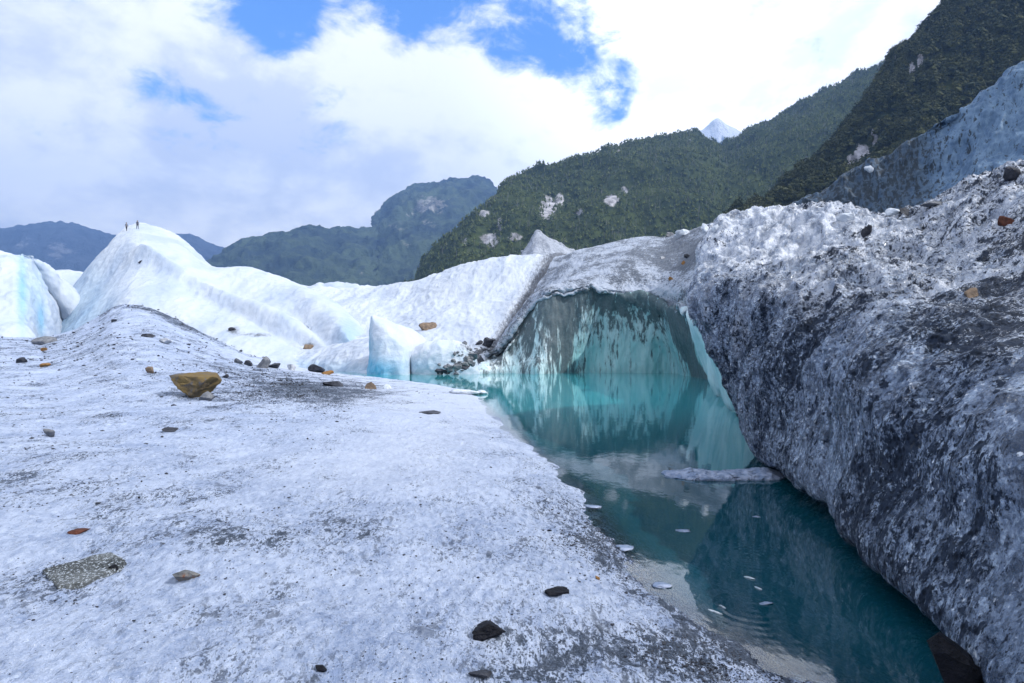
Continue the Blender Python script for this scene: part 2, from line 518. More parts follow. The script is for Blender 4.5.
rough = (0.35 + 0.65 * sstep(0, 40, rr))
hum = 0.10 * oct_(0.45, 1.5) + 0.06 * oct_(1.2, 3.1, (1, .6)) - 0.06 * np.abs(oct_(2.8, 5.7, (1, .6))) - 0.038 * np.abs(oct_(6.5, 8.3, (1, .7))) - 0.020 * np.abs(oct_(14, 2.2, (1, .7))) + 0.010 * oct_(30, 4.2)
hum += 0.22 * oct_(0.12, 9.5) * sstep(10, 30, gy)
shelf = sstep(14, 24, gy) * sstep(9, 3, gd)
gz = gz + hum * (0.12 + 0.88 * land) * (1 - 0.75 * shelf)
gz = np.where((gd > 0.15) & (gz < 0.03), 0.03 + 0.02 * (gz - 0.03), gz)


def blob(px, py, rx, ry, x=None):
    """soft patch on the ground round the ground point seen at a pixel"""
    py0 = HZ + F * (HC - gz) / np.maximum(gy, 0.4)
    return np.exp(-((gpx - px) / rx) ** 2 - ((py0 - py) / ry) ** 2) * (gy > 0.4)


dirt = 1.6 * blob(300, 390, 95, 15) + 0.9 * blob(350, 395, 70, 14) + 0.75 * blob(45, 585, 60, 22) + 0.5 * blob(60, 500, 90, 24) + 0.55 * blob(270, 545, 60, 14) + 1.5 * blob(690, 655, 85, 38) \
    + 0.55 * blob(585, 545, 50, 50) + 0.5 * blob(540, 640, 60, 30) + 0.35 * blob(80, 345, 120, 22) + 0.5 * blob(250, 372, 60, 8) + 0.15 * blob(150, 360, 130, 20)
rim = np.exp(-((gpx - 165) / 70) ** 2) * np.exp(-((gy - gdc + 1.0) / 1.6) ** 2)
dirt += 1.3 * rim * (gpx > 100) + 0.1 * sstep(22, 45, gy)
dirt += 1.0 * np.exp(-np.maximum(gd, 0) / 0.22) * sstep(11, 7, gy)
clean = np.clip(shelf * 1.0 + 0.7 * blob(425, 430, 80, 38) + 0.5 * blob(350, 470, 120, 30), 0, 1)
nu, nv = A.shape
fc = grid_faces(nu, nv)
keep = (gd > -3.2)[fc].any(1) & (gz > -1.25)[fc].any(1)
used = np.unique(fc[keep]); remap = np.full(nu * nv, -1); remap[used] = np.arange(len(used))
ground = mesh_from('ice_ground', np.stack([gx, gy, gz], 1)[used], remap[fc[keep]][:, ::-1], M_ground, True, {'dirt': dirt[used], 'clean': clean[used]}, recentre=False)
structure(ground)

# valley floor far below the ice: one sheet out to the horizon
M_valley = mat_hill('valley_floor', (0.05, 0.07, 0.03), (0.03, 0.045, 0.03), (0.2, 0.2, 0.2), 0.01)
vs = np.array([[-9000, -9000, -6], [9000, -9000, -6], [9000, 9000, -6], [-9000, 9000, -6]], float)
structure(mesh_from('valley_ground', vs, np.array([[0, 1, 2, 3]]), M_valley, recentre=False))

# meltwater sheet
wx, wy = np.meshgrid(np.concatenate([np.linspace(-14, 3, 120), np.linspace(3.2, 22, 90)]), np.concatenate([np.linspace(-6, 1, 20), np.geomspace(1.1, 56, 260)]), indexing='ij')
wd = shore_dist(wx.ravel(), wy.ravel())
deep = sstep(0.0, 0.35, -wd) * 0.8 + sstep(0.3, 1.0, -wd) * 0.2
deep = np.maximum(deep, sstep(20, 30, wy.ravel()) * 0.8)
sunlit_far = sstep(9, 26, wy.ravel())  # far water sunlit, near water shaded by the wall: put into the colour
W = np.stack([wx, wy, wx * 0], 2)
structure(grid_obj('meltwater', W, M_water, {'deep': deep, 'sunlit_far': sunlit_far}, recentre=False))


# ------------------------------------------------------------------ ice forms
def displaced(G, layers, amp=None):
    """push a grid along its normals by layers of noise (scale, amplitude, ridged, stretch)"""
    G = G.copy()
    for (sc, am, rid, stretch) in layers:
        n = grid_normals(G)
        q = G.reshape(-1, 3) * np.array(stretch) * sc
        h = perlin(q + am * 31)
        if rid == 1: h = 0.5 - np.abs(h) * 1.6
        if rid == -1: h = np.abs(h) * 1.6 - 0.5
        if rid: h = h - rid * 0.12
        h = (h * am).reshape(G.shape[:2])
        G += n * (h if amp is None else h * amp)[..., None]
    return G


def gpix(G):
    x = 512 + F * G[..., 0] / np.maximum(G[..., 1], 0.3)
    y = HZ + F * (HC - G[..., 2]) / np.maximum(G[..., 1], 0.3)
    return x, y


def spot(G, px, py, rx, ry):
    x, y = gpix(G)
    return np.exp(-((x - px) / rx) ** 2 - ((y - py) / ry) ** 2)


def down(p, dz, dy=0.0, dx=0.0):
    return (p[0] + dx, p[1] + dy, dz)


# --- the near wall on the right
def wcol(lo, lm, mid, brow, um, crest, k=1.0):
    lo, lm, mid, brow, um, crest = [P(*q) for q in (lo, lm, mid, brow, um, crest)]
    under = lo + np.array([0.55 * k, 0.25 * k, -0.35])
    under2 = under + np.array([0.5 * k, 0.2 * k, -1.4])
    b1 = crest + np.array([1.4, 2.2, -0.8]); b2 = b1 + np.array([1.0, 2.0, -4.5])
    return [under2, under, lo, lm, mid, brow, um, crest, b1, b2]


wall_cols = [
    [(8.5, 19.5, -1.5), (8.0, 19, -.2), (7.8, 18.5, .4), (7.6, 18.6, 1.2), (7.6, 19, 2.2), (7.8, 19.5, 3.4), (8.2, 20, 4.4), (8.6, 20.4, 4.8), (9.5, 21, 4.4), (11, 22, 0)],
    wcol((757, 441, 12.2), (737, 410, 12.8), (711, 355, 13.8), (691, 292, 15), (703, 250, 16), (724, 222, 17)),
    wcol((790, 476, 8.6), (777, 425, 9.4), (765, 360, 10.5), (750, 285, 12.0), (748, 240, 14.5), (752, 211, 16.5)),
    wcol((828, 512, 6.9), (826, 430, 7.3), (815, 370, 8.0), (812, 300, 9.8), (804, 250, 13), (798, 214, 16)),
    wcol((878, 570, 5.1), (884, 470, 5.5), (875, 390, 6.0), (875, 308, 7.8), (862, 258, 11.5), (848, 216, 15)),
    wcol((922, 610, 4.35), (938, 505, 4.6), (934, 415, 5.0), (938, 315, 6.7), (918, 265, 10), (888, 220, 14)),
    wcol((956, 650, 3.8), (996, 545, 3.9), (1000, 435, 4.15), (1000, 322, 5.7), (975, 260, 9), (930, 203, 13.3)),
    wcol((1000, 704, 3.2), (1060, 590, 3.25), (1090, 455, 3.5), (1080, 328, 4.8), (1050, 252, 7.9), (1000, 184, 12)),
    wcol((1050, 790, 2.55), (1190, 660, 2.5), (1230, 490, 2.75), (1230, 328, 3.7), (1180, 238, 6.6), (1095, 158, 10.5)),
    [(2.9, -.3, -1.8), (2.4, -.4, -.2), (1.95, -.5, .3), (2.1, -.5, 1.0), (2.3, -.5, 1.7), (2.9, -.5, 2.4), (4.6, .5, 3.4), (8.5, 4, 4.9), (10, 6, 4), (11, 8, 0)],
    [(3.0, -5, -1.8), (2.5, -5, -.2), (2.05, -5, .3), (2.2, -5, 1.0), (2.5, -5, 1.7), (3.2, -5, 2.4), (5.2, -4, 3.4), (9.0, -1, 4.9), (10.6, 1, 4), (12, 3, 0)],
]
G = net(wall_cols, 1000, 760)
topm = (np.linspace(0, 9, 760)[None, :] + np.zeros((1000, 1)))
G = displaced(G, [(0.5, 0.42, 0, (1, 1, .7)), (1.3, 0.22, 1, (1, 1, .55)), (2.9, 0.10, 1, (1, 1, .6)), (6.3, 0.06, 0, (1, 1, .6)), (14, 0.026, 1, (1, 1, .7)), (31, 0.008, 0, (1, 1, 1))], np.clip(G[..., 1] / 11, 0.36, 1.0) * (0.45 + 0.55 * sstep(2.2, 4.5, topm)))
xx, yy = gpix(G)
lump = fbm(G.reshape(-1, 3) * 1.1, 3).reshape(G.shape[:2])
tm = sstep(4.2, 6.3, topm + 0.9 * lump)  # whiter crust above the brow, its sunlit look also put into the colour
tm = np.maximum(tm, spot(G, 765, 235, 45, 40) * 1.0)
tm = np.clip(tm * (0.55 + 0.45 * spot(G, 770, 235, 70, 45) + 0.3), 0, 1)
crust = np.clip(spot(G, 960, 235, 110, 70) * 1.4, 0, 1) - spot(G, 765, 240, 50, 40)
ice_wall = grid_obj('ice_wall', G, M_wall, {'top': tm, 'crust': crust})
tag(ice_wall, 'large dark dirt-speckled ice wall leaning over the right side of the pool', 'ice wall', kind='thing')

# --- teal cliff at the head of the pool, its gritty roof rising behind
def ccol(foot, lo, hi, top, s1, s2, ridge):
    foot, lo, hi, top, s1, s2, ridge = [P(*q) for q in (foot, lo, hi, top, s1, s2, ridge)]
    u = foot + np.array([0, 0.5, -1.5])
    return [u, foot, lo, hi, hi * .06 + top * .94 + np.array([0, 0, -.12]), top, top * .94 + s1 * .06, s1, s2, ridge, ridge + np.array([2, 6, -2.5]), ridge + np.array([4, 12, -9])]


cliff_cols = [
    ccol((474, 374.5, 47.5), (476, 369, 48), (480, 362, 49), (486, 355, 50), (495, 345, 52), (515, 320, 60), (556, 259, 84)),
    ccol((497, 374, 47.6), (500, 362, 47.8), (505, 348, 48.3), (512, 334, 49), (515, 313, 52), (540, 296, 61), (566, 256, 84)),
    ccol((516, 373.5, 47.8), (517, 355, 48.2), (521, 332, 48.6), (530, 310, 49.2), (533, 293, 51), (556, 283, 59), (582, 250, 83)),
    ccol((541, 373.5, 47.0), (540, 350, 47.6), (541, 322, 48.2), (546, 300, 48.6), (549, 286, 49.5), (575, 274, 58), (600, 246, 82)),
    ccol((567, 373.0, 49.0), (566, 348, 48.8), (567, 318, 48.6), (570, 294, 48.6), (574, 283, 49.3), (598, 270, 57), (624, 241, 80)),
    ccol((600, 373.0, 50.0), (600, 347, 49.8), (600, 316, 49.2), (602, 291, 48.7), (605, 284.5, 49.3), (622, 266, 55), (650, 236, 76)),
    ccol((640, 373.3, 50.0), (640, 350, 50), (640, 320, 49.4), (641, 297, 48.7), (643, 286.5, 49.0), (656, 268, 53), (676, 232, 70)),
    ccol((680, 375, 48.0), (676, 352, 48.4), (670, 325, 48.0), (668, 305, 47.0), (670, 287, 46.6), (682, 270, 49), (702, 227.5, 62)),
    ccol((712, 386, 34.0), (701, 362, 37), (691, 335, 39), (684, 312, 40), (687, 288, 40), (697, 272, 43), (728, 222, 52)),
    ccol((742, 412, 20.5), (728, 390, 23), (713, 356, 26), (701, 325, 28), (705, 292, 29), (722, 275, 33), (765, 214, 42)),
    ccol((775, 445, 13.2), (765, 415, 14.5), (752, 375, 16), (740, 340, 18), (742, 318, 20), (762, 275, 26), (810, 210, 34)),
]
nu, nv = 760, 560
G = net(cliff_cols, nu, nv)
rowq = np.linspace(0, 11, nv)
rowp = np.interp(rowq, [0, 1, 2, 3, 4, 5, 6, 7, 8, 9, 10, 11], [0, 1, 2, 3, 3.9, 4, 4.1, 5, 6, 7, 8, 9])[None, :] + np.zeros((nu, 1))
colp = np.linspace(0, 10, nu)[:, None] + np.zeros((1, nv))
face = sstep(4.04, 3.97, rowp + 0.05 * perlin(np.stack([colp.ravel() * 6, rowp.ravel() * 0, rowp.ravel() * 0], 1)).reshape(nu, nv))
lipn = perlin(np.stack([G[..., 0].ravel() * 0.55, G[..., 1].ravel() * 0.3, rowp.ravel() * 0], 1)) * 0.9 + 0.45 * perlin(np.stack([G[..., 0].ravel() * 1.9, G[..., 1].ravel() * 0.9, rowp.ravel() * 0 + 4], 1))
lipn *= 0.75
G[..., 2] += lipn.reshape(nu, nv) * np.exp(-((rowp - 4) / 0.45) ** 2) * 0.75
Gf = displaced(G, [(0.16, 0.8, 0, (1, 1, .35)), (0.45, 0.4, 0, (1, 1, .3)), (1.3, 0.10, 1, (1, 1, .3)), (3.5, 0.05, 0, (1, 1, .4))])
Gs = displaced(G, [(0.12, 0.5, 0, (1, 1, 1)), (0.5, 0.10, 1, (1, 1, 1)), (1.6, 0.09, 1, (1, 1, 1)), (4, 0.06, 0, (1, 1, 1))])
fw = face[..., None]
lock = sstep(9.2, 9.9, colp)[..., None] * 0.0
G = Gf * fw + Gs * (1 - fw)
zz = G[..., 2]
teal = np.clip(0.25 + 0.75 * sstep(4.0, 0.6, zz) * sstep(3.2, 4.6, colp) + 0.35 * sstep(4.0, 5.2, colp) + 0.3 * sstep(1.4, 0.2, zz) - 0.35 * sstep(2.5, 1.0, colp), 0, 1)
teal = np.clip(teal - 0.75 * sstep(7.6, 8.3, colp) * sstep(9.9, 8.6, colp) * 0.4, 0, 1)
cdirt = (1.1 + 0.5 * sstep(3.5, 5, colp)) * sstep(2.3, 4.05, rowp) * face * sstep(7.9, 7.2, colp) + 0.9 * spot(G, 568, 350, 13, 40) + 0.55 * spot(G, 553, 310, 14, 22) + 0.5 * spot(G, 620, 320, 60, 25) + 0.4 * spot(G, 530, 340, 10, 30)
cdirt += 2.6 * np.exp(-((colp - 7.55) / 0.15) ** 2) * face * 1.0
cdirt -= 1.5 * sstep(7.8, 8.2, colp) * face
sd = 0.25 * np.exp(-((colp - 0.8) / 0.9) ** 2) + 0.35 * np.exp(-((colp - 2.3 + rowp * 0.12) / 0.12) ** 2) + 0.35 * np.exp(-((colp - 3.6 + rowp * 0.15) / 0.15) ** 2) + 1.3 * spot(G, 680, 248, 50, 20) + 0.7 * spot(G, 650, 262, 40, 9) + 0.25 * sstep(4.5, 7, colp)
cdirt = cdirt * face + sd * (1 - face)
cliff = grid_obj('ice_cliff', G, M_cliff, {'face': face, 'teal': teal, 'dirt': cdirt})
tag(cliff, 'teal ice cliff at the head of the pool with dark streaks and gritty roof', 'ice cliff', kind='thing')

# --- pale streaked fin above the near wall
fin_cols = []
for (x, y, D) in ((778, 218, 27), (800, 207, 26.5), (832, 189, 26), (868, 166, 25.5), (902, 148, 25), (936, 127, 24.5), (978, 101, 24), (1024, 70, 23.5), (1090, 28, 23), (1180, -20, 22.5), (1300, -60, 22)):
    t = P(x, y, D)
    b = P(x - 25, y + 170, D - 4.0)
    mdl = P(x - 8, y + 55, D - 0.6); m2 = P(x - 18, y + 110, D - 2.0)
    fin_cols.append([b, m2, mdl, t + np.array([0, -.15, -.25]), t + np.array([0.25, .35, .0]), t + np.array([1.6, 2.5, -2.0]), t + np.array([3.5, 6, -9.0])])
G = net(fin_cols, 560, 360)
G = displaced(G, [(0.3, 0.5, 0, (1, 1, .5)), (0.9, 0.2, 1, (1, 1, .45)), (2.4, 0.10, 1, (1, 1, .5)), (6, 0.04, 0, (1, 1, 1))])
fd = 1.1 * spot(G, 820, 210, 75, 45) + 1.0 * spot(G, 890, 172, 60, 50) + 0.45 * spot(G, 922, 150, 30, 60) - 0.4 * spot(G, 945, 185, 30, 50) - 0.55 * spot(G, 1010, 140, 55, 90) + 0.5 * spot(G, 968, 150, 12, 60)
fin = grid_obj('ice_fin', G, M_fin, {'dirt': fd})
tag(fin, 'tall pale blue ice fin with dark streaks rising behind the near dirty wall', 'ice fin', kind='thing')


# --- white slope at the back
def back(p):
    return [p + np.array([0, 8, -1.5]), p + np.array([0, 18, -12])]


def scol(*pts):
    pts = [P(*q) for q in pts]
    return [pts[0] + np.array([0, -0.3, -1.5])] + pts + back(pts[-1])


slope_cols = [
    scol((285, 376, 60), (284, 350, 68), (282, 325, 76), (280, 305, 88), (280, 292, 104)),
    scol((318, 376, 58), (318, 350, 66), (318, 325, 76), (315, 303, 88), (312, 287, 104)),
    scol((350, 375, 52), (352, 352, 60), (352, 328, 72), (348, 304, 86), (346, 286, 104)),
    scol((378, 374, 49), (380, 355, 56), (384, 332, 68), (386, 308, 82), (388, 286, 102)),
    scol((408, 374, 48.6), (410, 358, 54), (416, 334, 65), (422, 308, 78), (428, 279.5, 97)),
    scol((438, 374, 48.4), (441, 360, 53), (450, 334, 63), (460, 304, 76), (472, 264.5, 93)),
    scol((463, 374, 48.6), (468, 358, 53), (480, 332, 63), (496, 298, 75), (514, 254.5, 90)),
    scol((482, 372, 50), (490, 352, 55), (504, 326, 64), (522, 294, 75), (545, 255.5, 90)),
    scol((500, 368, 54), (508, 348, 59), (524, 322, 67), (544, 294, 77), (575, 258, 92)),
    scol((520, 360, 62), (530, 340, 66), (546, 318, 73), (568, 294, 82), (600, 268, 96)),
]
G = net(slope_cols, 520, 420)
G = displaced(G, [(0.07, 1.2, 0, (1, 1, 1)), (0.28, 0.35, 1, (1, .5, .7)), (0.9, 0.16, 1, (1, .5, 1)), (2.5, 0.06, 0, (1, 1, 1))])
cu = np.linspace(0, 9, 520)[:, None] + np.zeros((1, 420))
sdirt = 0.75 * np.exp(-((cu - 7.6) / 0.75) ** 2) + 0.15 + 0.5 * spot(G, 437, 345, 40, 4)
grid_o = grid_obj('glacier_slope', G, M_slope, {'dirt': sdirt, 'blue': 0.25 * sstep(1.2, 0.1, G[..., 2])})
tag(grid_o, 'smooth white glacier slope behind the far end of the pool', 'glacier slope', kind='thing')

# --- white peak on the left
pk = [
    [(30, 352, 80), (38, 342, 90), (45, 335, 97), (50, 324, 101)],
    [(60, 352, 78), (68, 328, 85), (73, 305, 95), (77, 290, 104)],
    [(90, 348, 76), (97, 312, 83), (103, 276, 95), (107, 242, 107)],
    [(125, 345, 72), (128, 303, 79), (131, 256, 93), (126, 224.5, 111)],
    [(165, 350, 70), (164, 312, 77), (158, 262, 90), (145, 221.5, 112)],
    [(205, 360, 66), (202, 328, 73), (196, 287, 86), (176, 234, 111)],
    [(245, 370, 62), (243, 342, 69), (232, 310, 81), (207, 263, 108)],
    [(290, 376, 57), (284, 354, 65), (268, 328, 76), (248, 271, 101)],
    [(330, 378, 53), (320, 364, 60), (308, 343, 71), (290, 285, 93)],
    [(358, 379, 50), (348, 369, 56), (338, 352, 63), (322, 304, 82)],
    [(374, 378, 48.5), (366, 373, 52), (359, 362, 56), (347, 327, 70)],
    [(384, 378, 48), (379, 376, 50), (374, 371, 52.5), (366, 356, 60)],
]
pcols = []
for c in pk:
    q = [P(*t) for t in c]
    b = q[-1]
    pcols.append([q[0] + np.array([0, -1, -3.0])] + q + [b + np.array([1.5, 6, -2.0]), b + np.array([3, 16, -14])])
G = net(pcols, 620, 420)
ru = np.linspace(0, 6, 420)[None, :] + np.zeros((620, 1))
cu = np.linspace(0, 11, 620)[:, None] + np.zeros((1, 420))
# a clean-edged shoulder ridge sweeping down to the right below the summit
n0 = grid_normals(G)
ridge = np.exp(-((ru - 3.0) / 0.16) ** 2) * 1.9 * sstep(2.6, 3.6, cu) * sstep(9, 7, cu)
G[..., 2] += ridge
G = displaced(G, [(0.05, 1.5, 0, (1, 1, 1)), (0.15, 0.45, 0, (1, .6, .5)), (0.45, 0.16, 1, (1, .6, .6)), (1.4, 0.07, 0, (1, 1, 1))])
pdirt = 0.75 * spot(G, 233, 330, 9, 5) + 0.7 * spot(G, 258, 335, 18, 3) + 0.8 * spot(G, 310, 345, 9, 3) + 0.35 * spot(G, 60, 290, 12, 10) + 0.3 * spot(G, 285, 310, 20, 5)
pblue = 0.75 * spot(G, 47, 328, 5, 12) + 0.35 * spot(G, 60, 320, 18, 25) + 0.5 * spot(G, 352, 362, 12, 10) + 0.30 * spot(G, 350, 340, 10, 20) + 0.22 * spot(G, 90, 300, 20, 40)
peak = grid_obj('ice_peak', G, M_peak, {'dirt': pdirt, 'blue': np.clip(pblue, 0, 1)})
tag(peak, 'tall smooth white ice peak with two tiny climbers on its summit', 'ice peak', kind='thing')

# --- the white hump at the left edge of the frame
lcols = []
for c in ([(-220, 345, 62), (-225, 310, 68), (-230, 265, 76), (-235, 235, 84)],
          [(-110, 345, 62), (-115, 300, 68), (-118, 265, 76), (-120, 238, 84)],
          [(-40, 345, 62), (-42, 305, 67), (-44, 270, 74), (-45, 244, 82)],
          [(0, 346, 63), (0, 310, 67), (0, 278, 73), (0, 250.5, 82)],
          [(20, 347, 64), (21, 312, 68), (21, 278, 75), (21, 254, 84)],
          [(34, 347, 66), (37, 315, 71), (37, 286, 79), (37, 267, 88)],
          [(42, 347, 70), (45, 325, 76), (48, 302, 84), (51, 286, 93)],
          [(50, 347, 80), (57, 336, 88), (64, 318, 97), (72, 302, 104)]):
    q = [P(*t) for t in c]
    lcols.append([q[0] + np.array([0, -.5, -3])] + q + [q[-1] + np.array([0, 6, -2]), q[-1] + np.array([2, 14, -13])])
G = net(lcols, 300, 260)
G = displaced(G, [(0.06, 1.2, 0, (1, 1, 1)), (0.2, 0.7, 1, (1, .7, .5)), (0.6, 0.25, 1, (1, .7, .5)), (1.6, 0.1, 0, (1, 1, 1))])
lb = 0.55 * spot(G, 22, 290, 5, 40) + 0.6 * spot(G, 41, 320, 4, 16) + 0.25 * spot(G, 35, 290, 12, 30)
hump = grid_obj('ice_hump', G, M_peak, {'dirt': 0.1 * lb, 'blue': lb})
tag(hump, 'rounded white ice hump with pale blue grooves at the left edge of the view', 'ice hump', kind='thing')

# saddle of debris-sprinkled ice between hump and peak, and the white field right of the peak
fcols = []
for c in ([(20, 330, 100), (20, 300, 108), (20, 290, 118)], [(50, 330, 100), (52, 295, 108), (52, 277, 118)], [(65, 330, 100), (66, 296, 108), (66, 274, 120)],
          [(85, 330, 102), (86, 296, 110), (88, 275, 122)], [(120, 330, 110), (120, 300, 118), (120, 285, 128)], [(200, 330, 112), (200, 300, 120), (210, 280, 132)],
          [(250, 330, 108), (250, 300, 118), (250, 274, 130)], [(290, 330, 108), (290, 300, 118), (290, 287, 130)], [(340, 330, 108), (340, 300, 118), (340, 288, 130)], [(400, 330, 108), (400, 305, 118), (400, 292, 130)]):
    q = [P(*t) for t in c]
    fcols.append([q[0] + np.array([0, 0, -2])] + q + [q[-1] + np.array([0, 20, -8])])
G = net(fcols, 240, 80)
G = displaced(G, [(0.08, 1.5, 0, (1, 1, 1)), (0.3, 0.6, 1, (1, 1, 1)), (1, 0.2, 0, (1, 1, 1))])
fo = grid_obj('glacier_field', G, M_peak, {'dirt': 1.0 * spot(G, 62, 290, 10, 9), 'blue': 0 * G[..., 0]})
structure(fo)

# grey pyramid behind the ridge
q = [[P(514, 262, 100), P(518, 258, 100), P(521, 254, 101), P(521, 254, 103)],
     [P(524, 262, 97), P(527, 254, 98), P(530, 246, 99.5), P(530, 246, 101)],
     [P(533, 262, 94), P(534, 252, 96), P(536, 234.5, 99), P(537, 234.5, 100)],
     [P(550, 264, 94), P(548, 254, 96), P(546, 239, 99), P(546, 239, 100.5)],
     [P(568, 264, 96), P(566, 256, 98), P(562, 247, 100), P(562, 247, 101)],
     [P(590, 264, 99), P(584, 259, 100), P(576, 254, 101), P(576, 254, 102)]]
q = [c + [c[-1] + np.array([1, 5, -6])] for c in q]
G = displaced(net(q, 140, 90), [(0.4, 0.35, 1, (1, 1, .6)), (1.2, 0.15, 1, (1, 1, .6)), (3, .05, 0, (1, 1, 1))])
tag(grid_obj('ice_pinnacle', G, M_grey_ice, {'dirt': 0.3 + 0 * G[..., 0], 'blue': 0 * G[..., 0]}), 'small grey gritty ice pinnacle poking up behind the ridge line', 'ice pinnacle', kind='thing')

# white block and low mound at the far waterline
q = [[P(374, 373, 51), P(373, 350, 51.5), P(372, 330, 52), P(372, 322, 52), P(374, 322, 53)],
     [P(368, 374, 48), P(368.5, 352, 48.3), P(369, 330, 48.6), P(371, 319.5, 49), P(373, 318.5, 50.5)],
     [P(376, 374.5, 46.4), P(376, 352, 46.8), P(377, 333, 47.3), P(378, 321, 48.2), P(378, 318.5, 50.5)],
     [P(390, 374.5, 46), P(391, 354, 46.4), P(392, 337, 47), P(391, 326, 48.2), P(388, 321, 51)],
     [P(404, 374.5, 46), P(405, 357, 46.5), P(406, 342, 47.4), P(404, 332, 49), P(400, 326, 52)],
     [P(411, 374, 47.5), P(413, 359, 48), P(418, 346, 49), P(418, 338, 50.5), P(414, 331, 53)],
     [P(414, 374, 50.5), P(418, 360, 51), P(424, 350, 52), P(426, 343, 53), P(424, 338, 55)]]
q = [[c[0] + np.array([0, 0.2, -1.2])] + c + [c[-1] + np.array([.6, 1.6, -2.2])] for c in q]
G = displaced(net(q, 200, 180), [(0.25, 0.3, 0, (1, 1, .6)), (0.8, 0.12, 1, (1, 1, .6)), (2.4, 0.04, 0, (1, 1, 1))])
bx, by = gpix(G)
bb = 0.85 * sstep(352, 372, by) * sstep(415, 385, bx) + 0.5 * sstep(374, 368, bx) + 0.30 * sstep(388, 372, bx) * sstep(330, 350, by)  # blue foot; the bluish shade of the left side is put into the colour
tag(grid_obj('ice_block', G, M_block, {'dirt': 0 * bx + .02, 'blue': np.clip(bb, 0, 1)}), 'clean white ice block with a pale blue foot standing at the far waterline', 'ice block', kind='thing')

q = []
for (x0, x1, top, D) in ((402, 404, 372, 48.5), (406, 408, 354, 47.5), (414, 417, 347, 46.8), (428, 431, 342.5, 46.3), (446, 449, 342.5, 46.2), (463, 464, 345, 46.5), (476, 473, 353, 47.2), (482, 478, 371, 48)):
    b = P(x0, 375, D); t = P(x1, top, D + 1.6)
    mdl = P((x0 + x1) / 2 - 1, (375 + top) / 2 + 1, D + 0.15); m2 = P((x0 + x1) / 2, top + 5, D + .6)
    q.append([b + np.array([0, 0.2, -1.2]), b, mdl, m2, t, t + np.array([0, 2.5, -.3]), t + np.array([0, 5, -2.5])])
G = displaced(net(q, 200, 150), [(0.25, 0.35, 0, (1, 1, 1)), (0.8, 0.14, 1, (1, 1, 1)), (2.4, 0.05, 0, (1, 1, 1))])
tag(grid_obj('ice_mound', G, M_block, {'dirt': 0.35 * spot(G, 440, 347, 40, 4) + 0.5 * spot(G, 470, 352, 12, 20), 'blue': 0.25 * spot(G, 420, 366, 30, 6)}),
    'low rounded white ice mound between the block and the dark rubble', 'ice mound', kind='thing')

# ------------------------------------------------------------------ stones
bpy.context.view_layer.update()
dep = bpy.context.evaluated_depsgraph_get()
SURF = {o.name: o for o in (ground, ice_wall, cliff, fin, grid_o, peak, hump) }
SURF.update({n: bpy.data.objects[n] for n in ('ice_block', 'ice_mound', 'meltwater')})


def hit(px, py, only=None):
    best = None
    for n, o in SURF.items():
        if only and n not in only: continue
        org = Vector((0, 0, HC)) - o.location
        d = Vector(((px - 512) / F, 1, (HZ - py) / F)).normalized()
        ok, loc, nrm, _ = o.ray_cast(org, d)
        if ok:
            w = loc + o.location
            if best is None or w.y < best[0].y:
                best = (w, nrm, n)
    return best


def ico(sub):
    import bmesh
    bm = bmesh.new(); bmesh.ops.create_icosphere(bm, subdivisions=sub, radius=1)
    v = np.array([x.co[:] for x in bm.verts]); f = np.array([[y.index for y in x.verts] for x in bm.faces]); bm.free()
    return v, f


ICO = {k: ico(k) for k in (1, 2, 3, 4, 5)}


def rock_shape(seed, sub=4, planes=None, nplanes=11, rough=0.06):
    r = np.random.default_rng(seed)
    v, f = ICO[sub]
    if planes is None:
        n = r.normal(size=(nplanes, 3)); n /= np.linalg.norm(n, axis=1)[:, None]
        d = r.uniform(0.42, 0.85, nplanes)
    else:
        n = np.array([p[:3] for p in planes], float); n /= np.linalg.norm(n, axis=1)[:, None]; d = np.array([p[3] for p in planes])
    dots = v @ n.T
    rad_ = np.where(dots > 0.05, d[None, :] / np.maximum(dots, 0.05), 9).min(1)
    rad_ = np.minimum(rad_, 1.25 if planes is None else 1.8)
    rad_ += rough * fbm(v * 2.6 + seed * 3.7, 4)
    return v * rad_[:, None], f


def stone(name, label, px, py, w, h, mat, cat='stone', seed=None, depth=0.8, sink=0.32, planes=None, group=None, sub=4, rot=None, on=None, rough=0.06, tilt=0.0, nplanes=11):
    """a stone whose foot is seen at (px, py) on the ice, w x h pixels large"""
    stone.k += 1
    seed = seed or stone.k + 100
    p, nrm, surf = hit(px, py, on)
    D = p.y
    W_, H_ = w / F * D, h / F * D
    v, f = rock_shape(seed, sub, planes, nplanes, rough)
    if planes is None:
        a = random.uniform(0, 6.28) if rot is None else rot
        c, s = math.cos(a), math.sin(a)
        v = v @ np.array([[c, -s, 0], [s, c, 0], [0, 0, 1]]).T
    v = v - (v.min(0) + v.max(0)) / 2
    v = v / (v.max(0) - v.min(0)) * np.array([W_, W_ * depth, H_ * (1 + sink)])
    if tilt:
        c, s = math.cos(tilt), math.sin(tilt); v = v @ np.array([[c, 0, s], [0, 1, 0], [-s, 0, c]]).T
    v[:, 2] += H_ * (1 + sink) / 2 - H_ * sink
    v += np.array([p.x, p.y + W_ * depth * 0.35, p.z])
    o = mesh_from(name, v, f, mat, sub < 4)
    o.data.set_sharp_from_angle(angle=R(24))
    return tag(o, label, cat, group, 'thing')


stone.k = 0
GR = ['ice_ground']
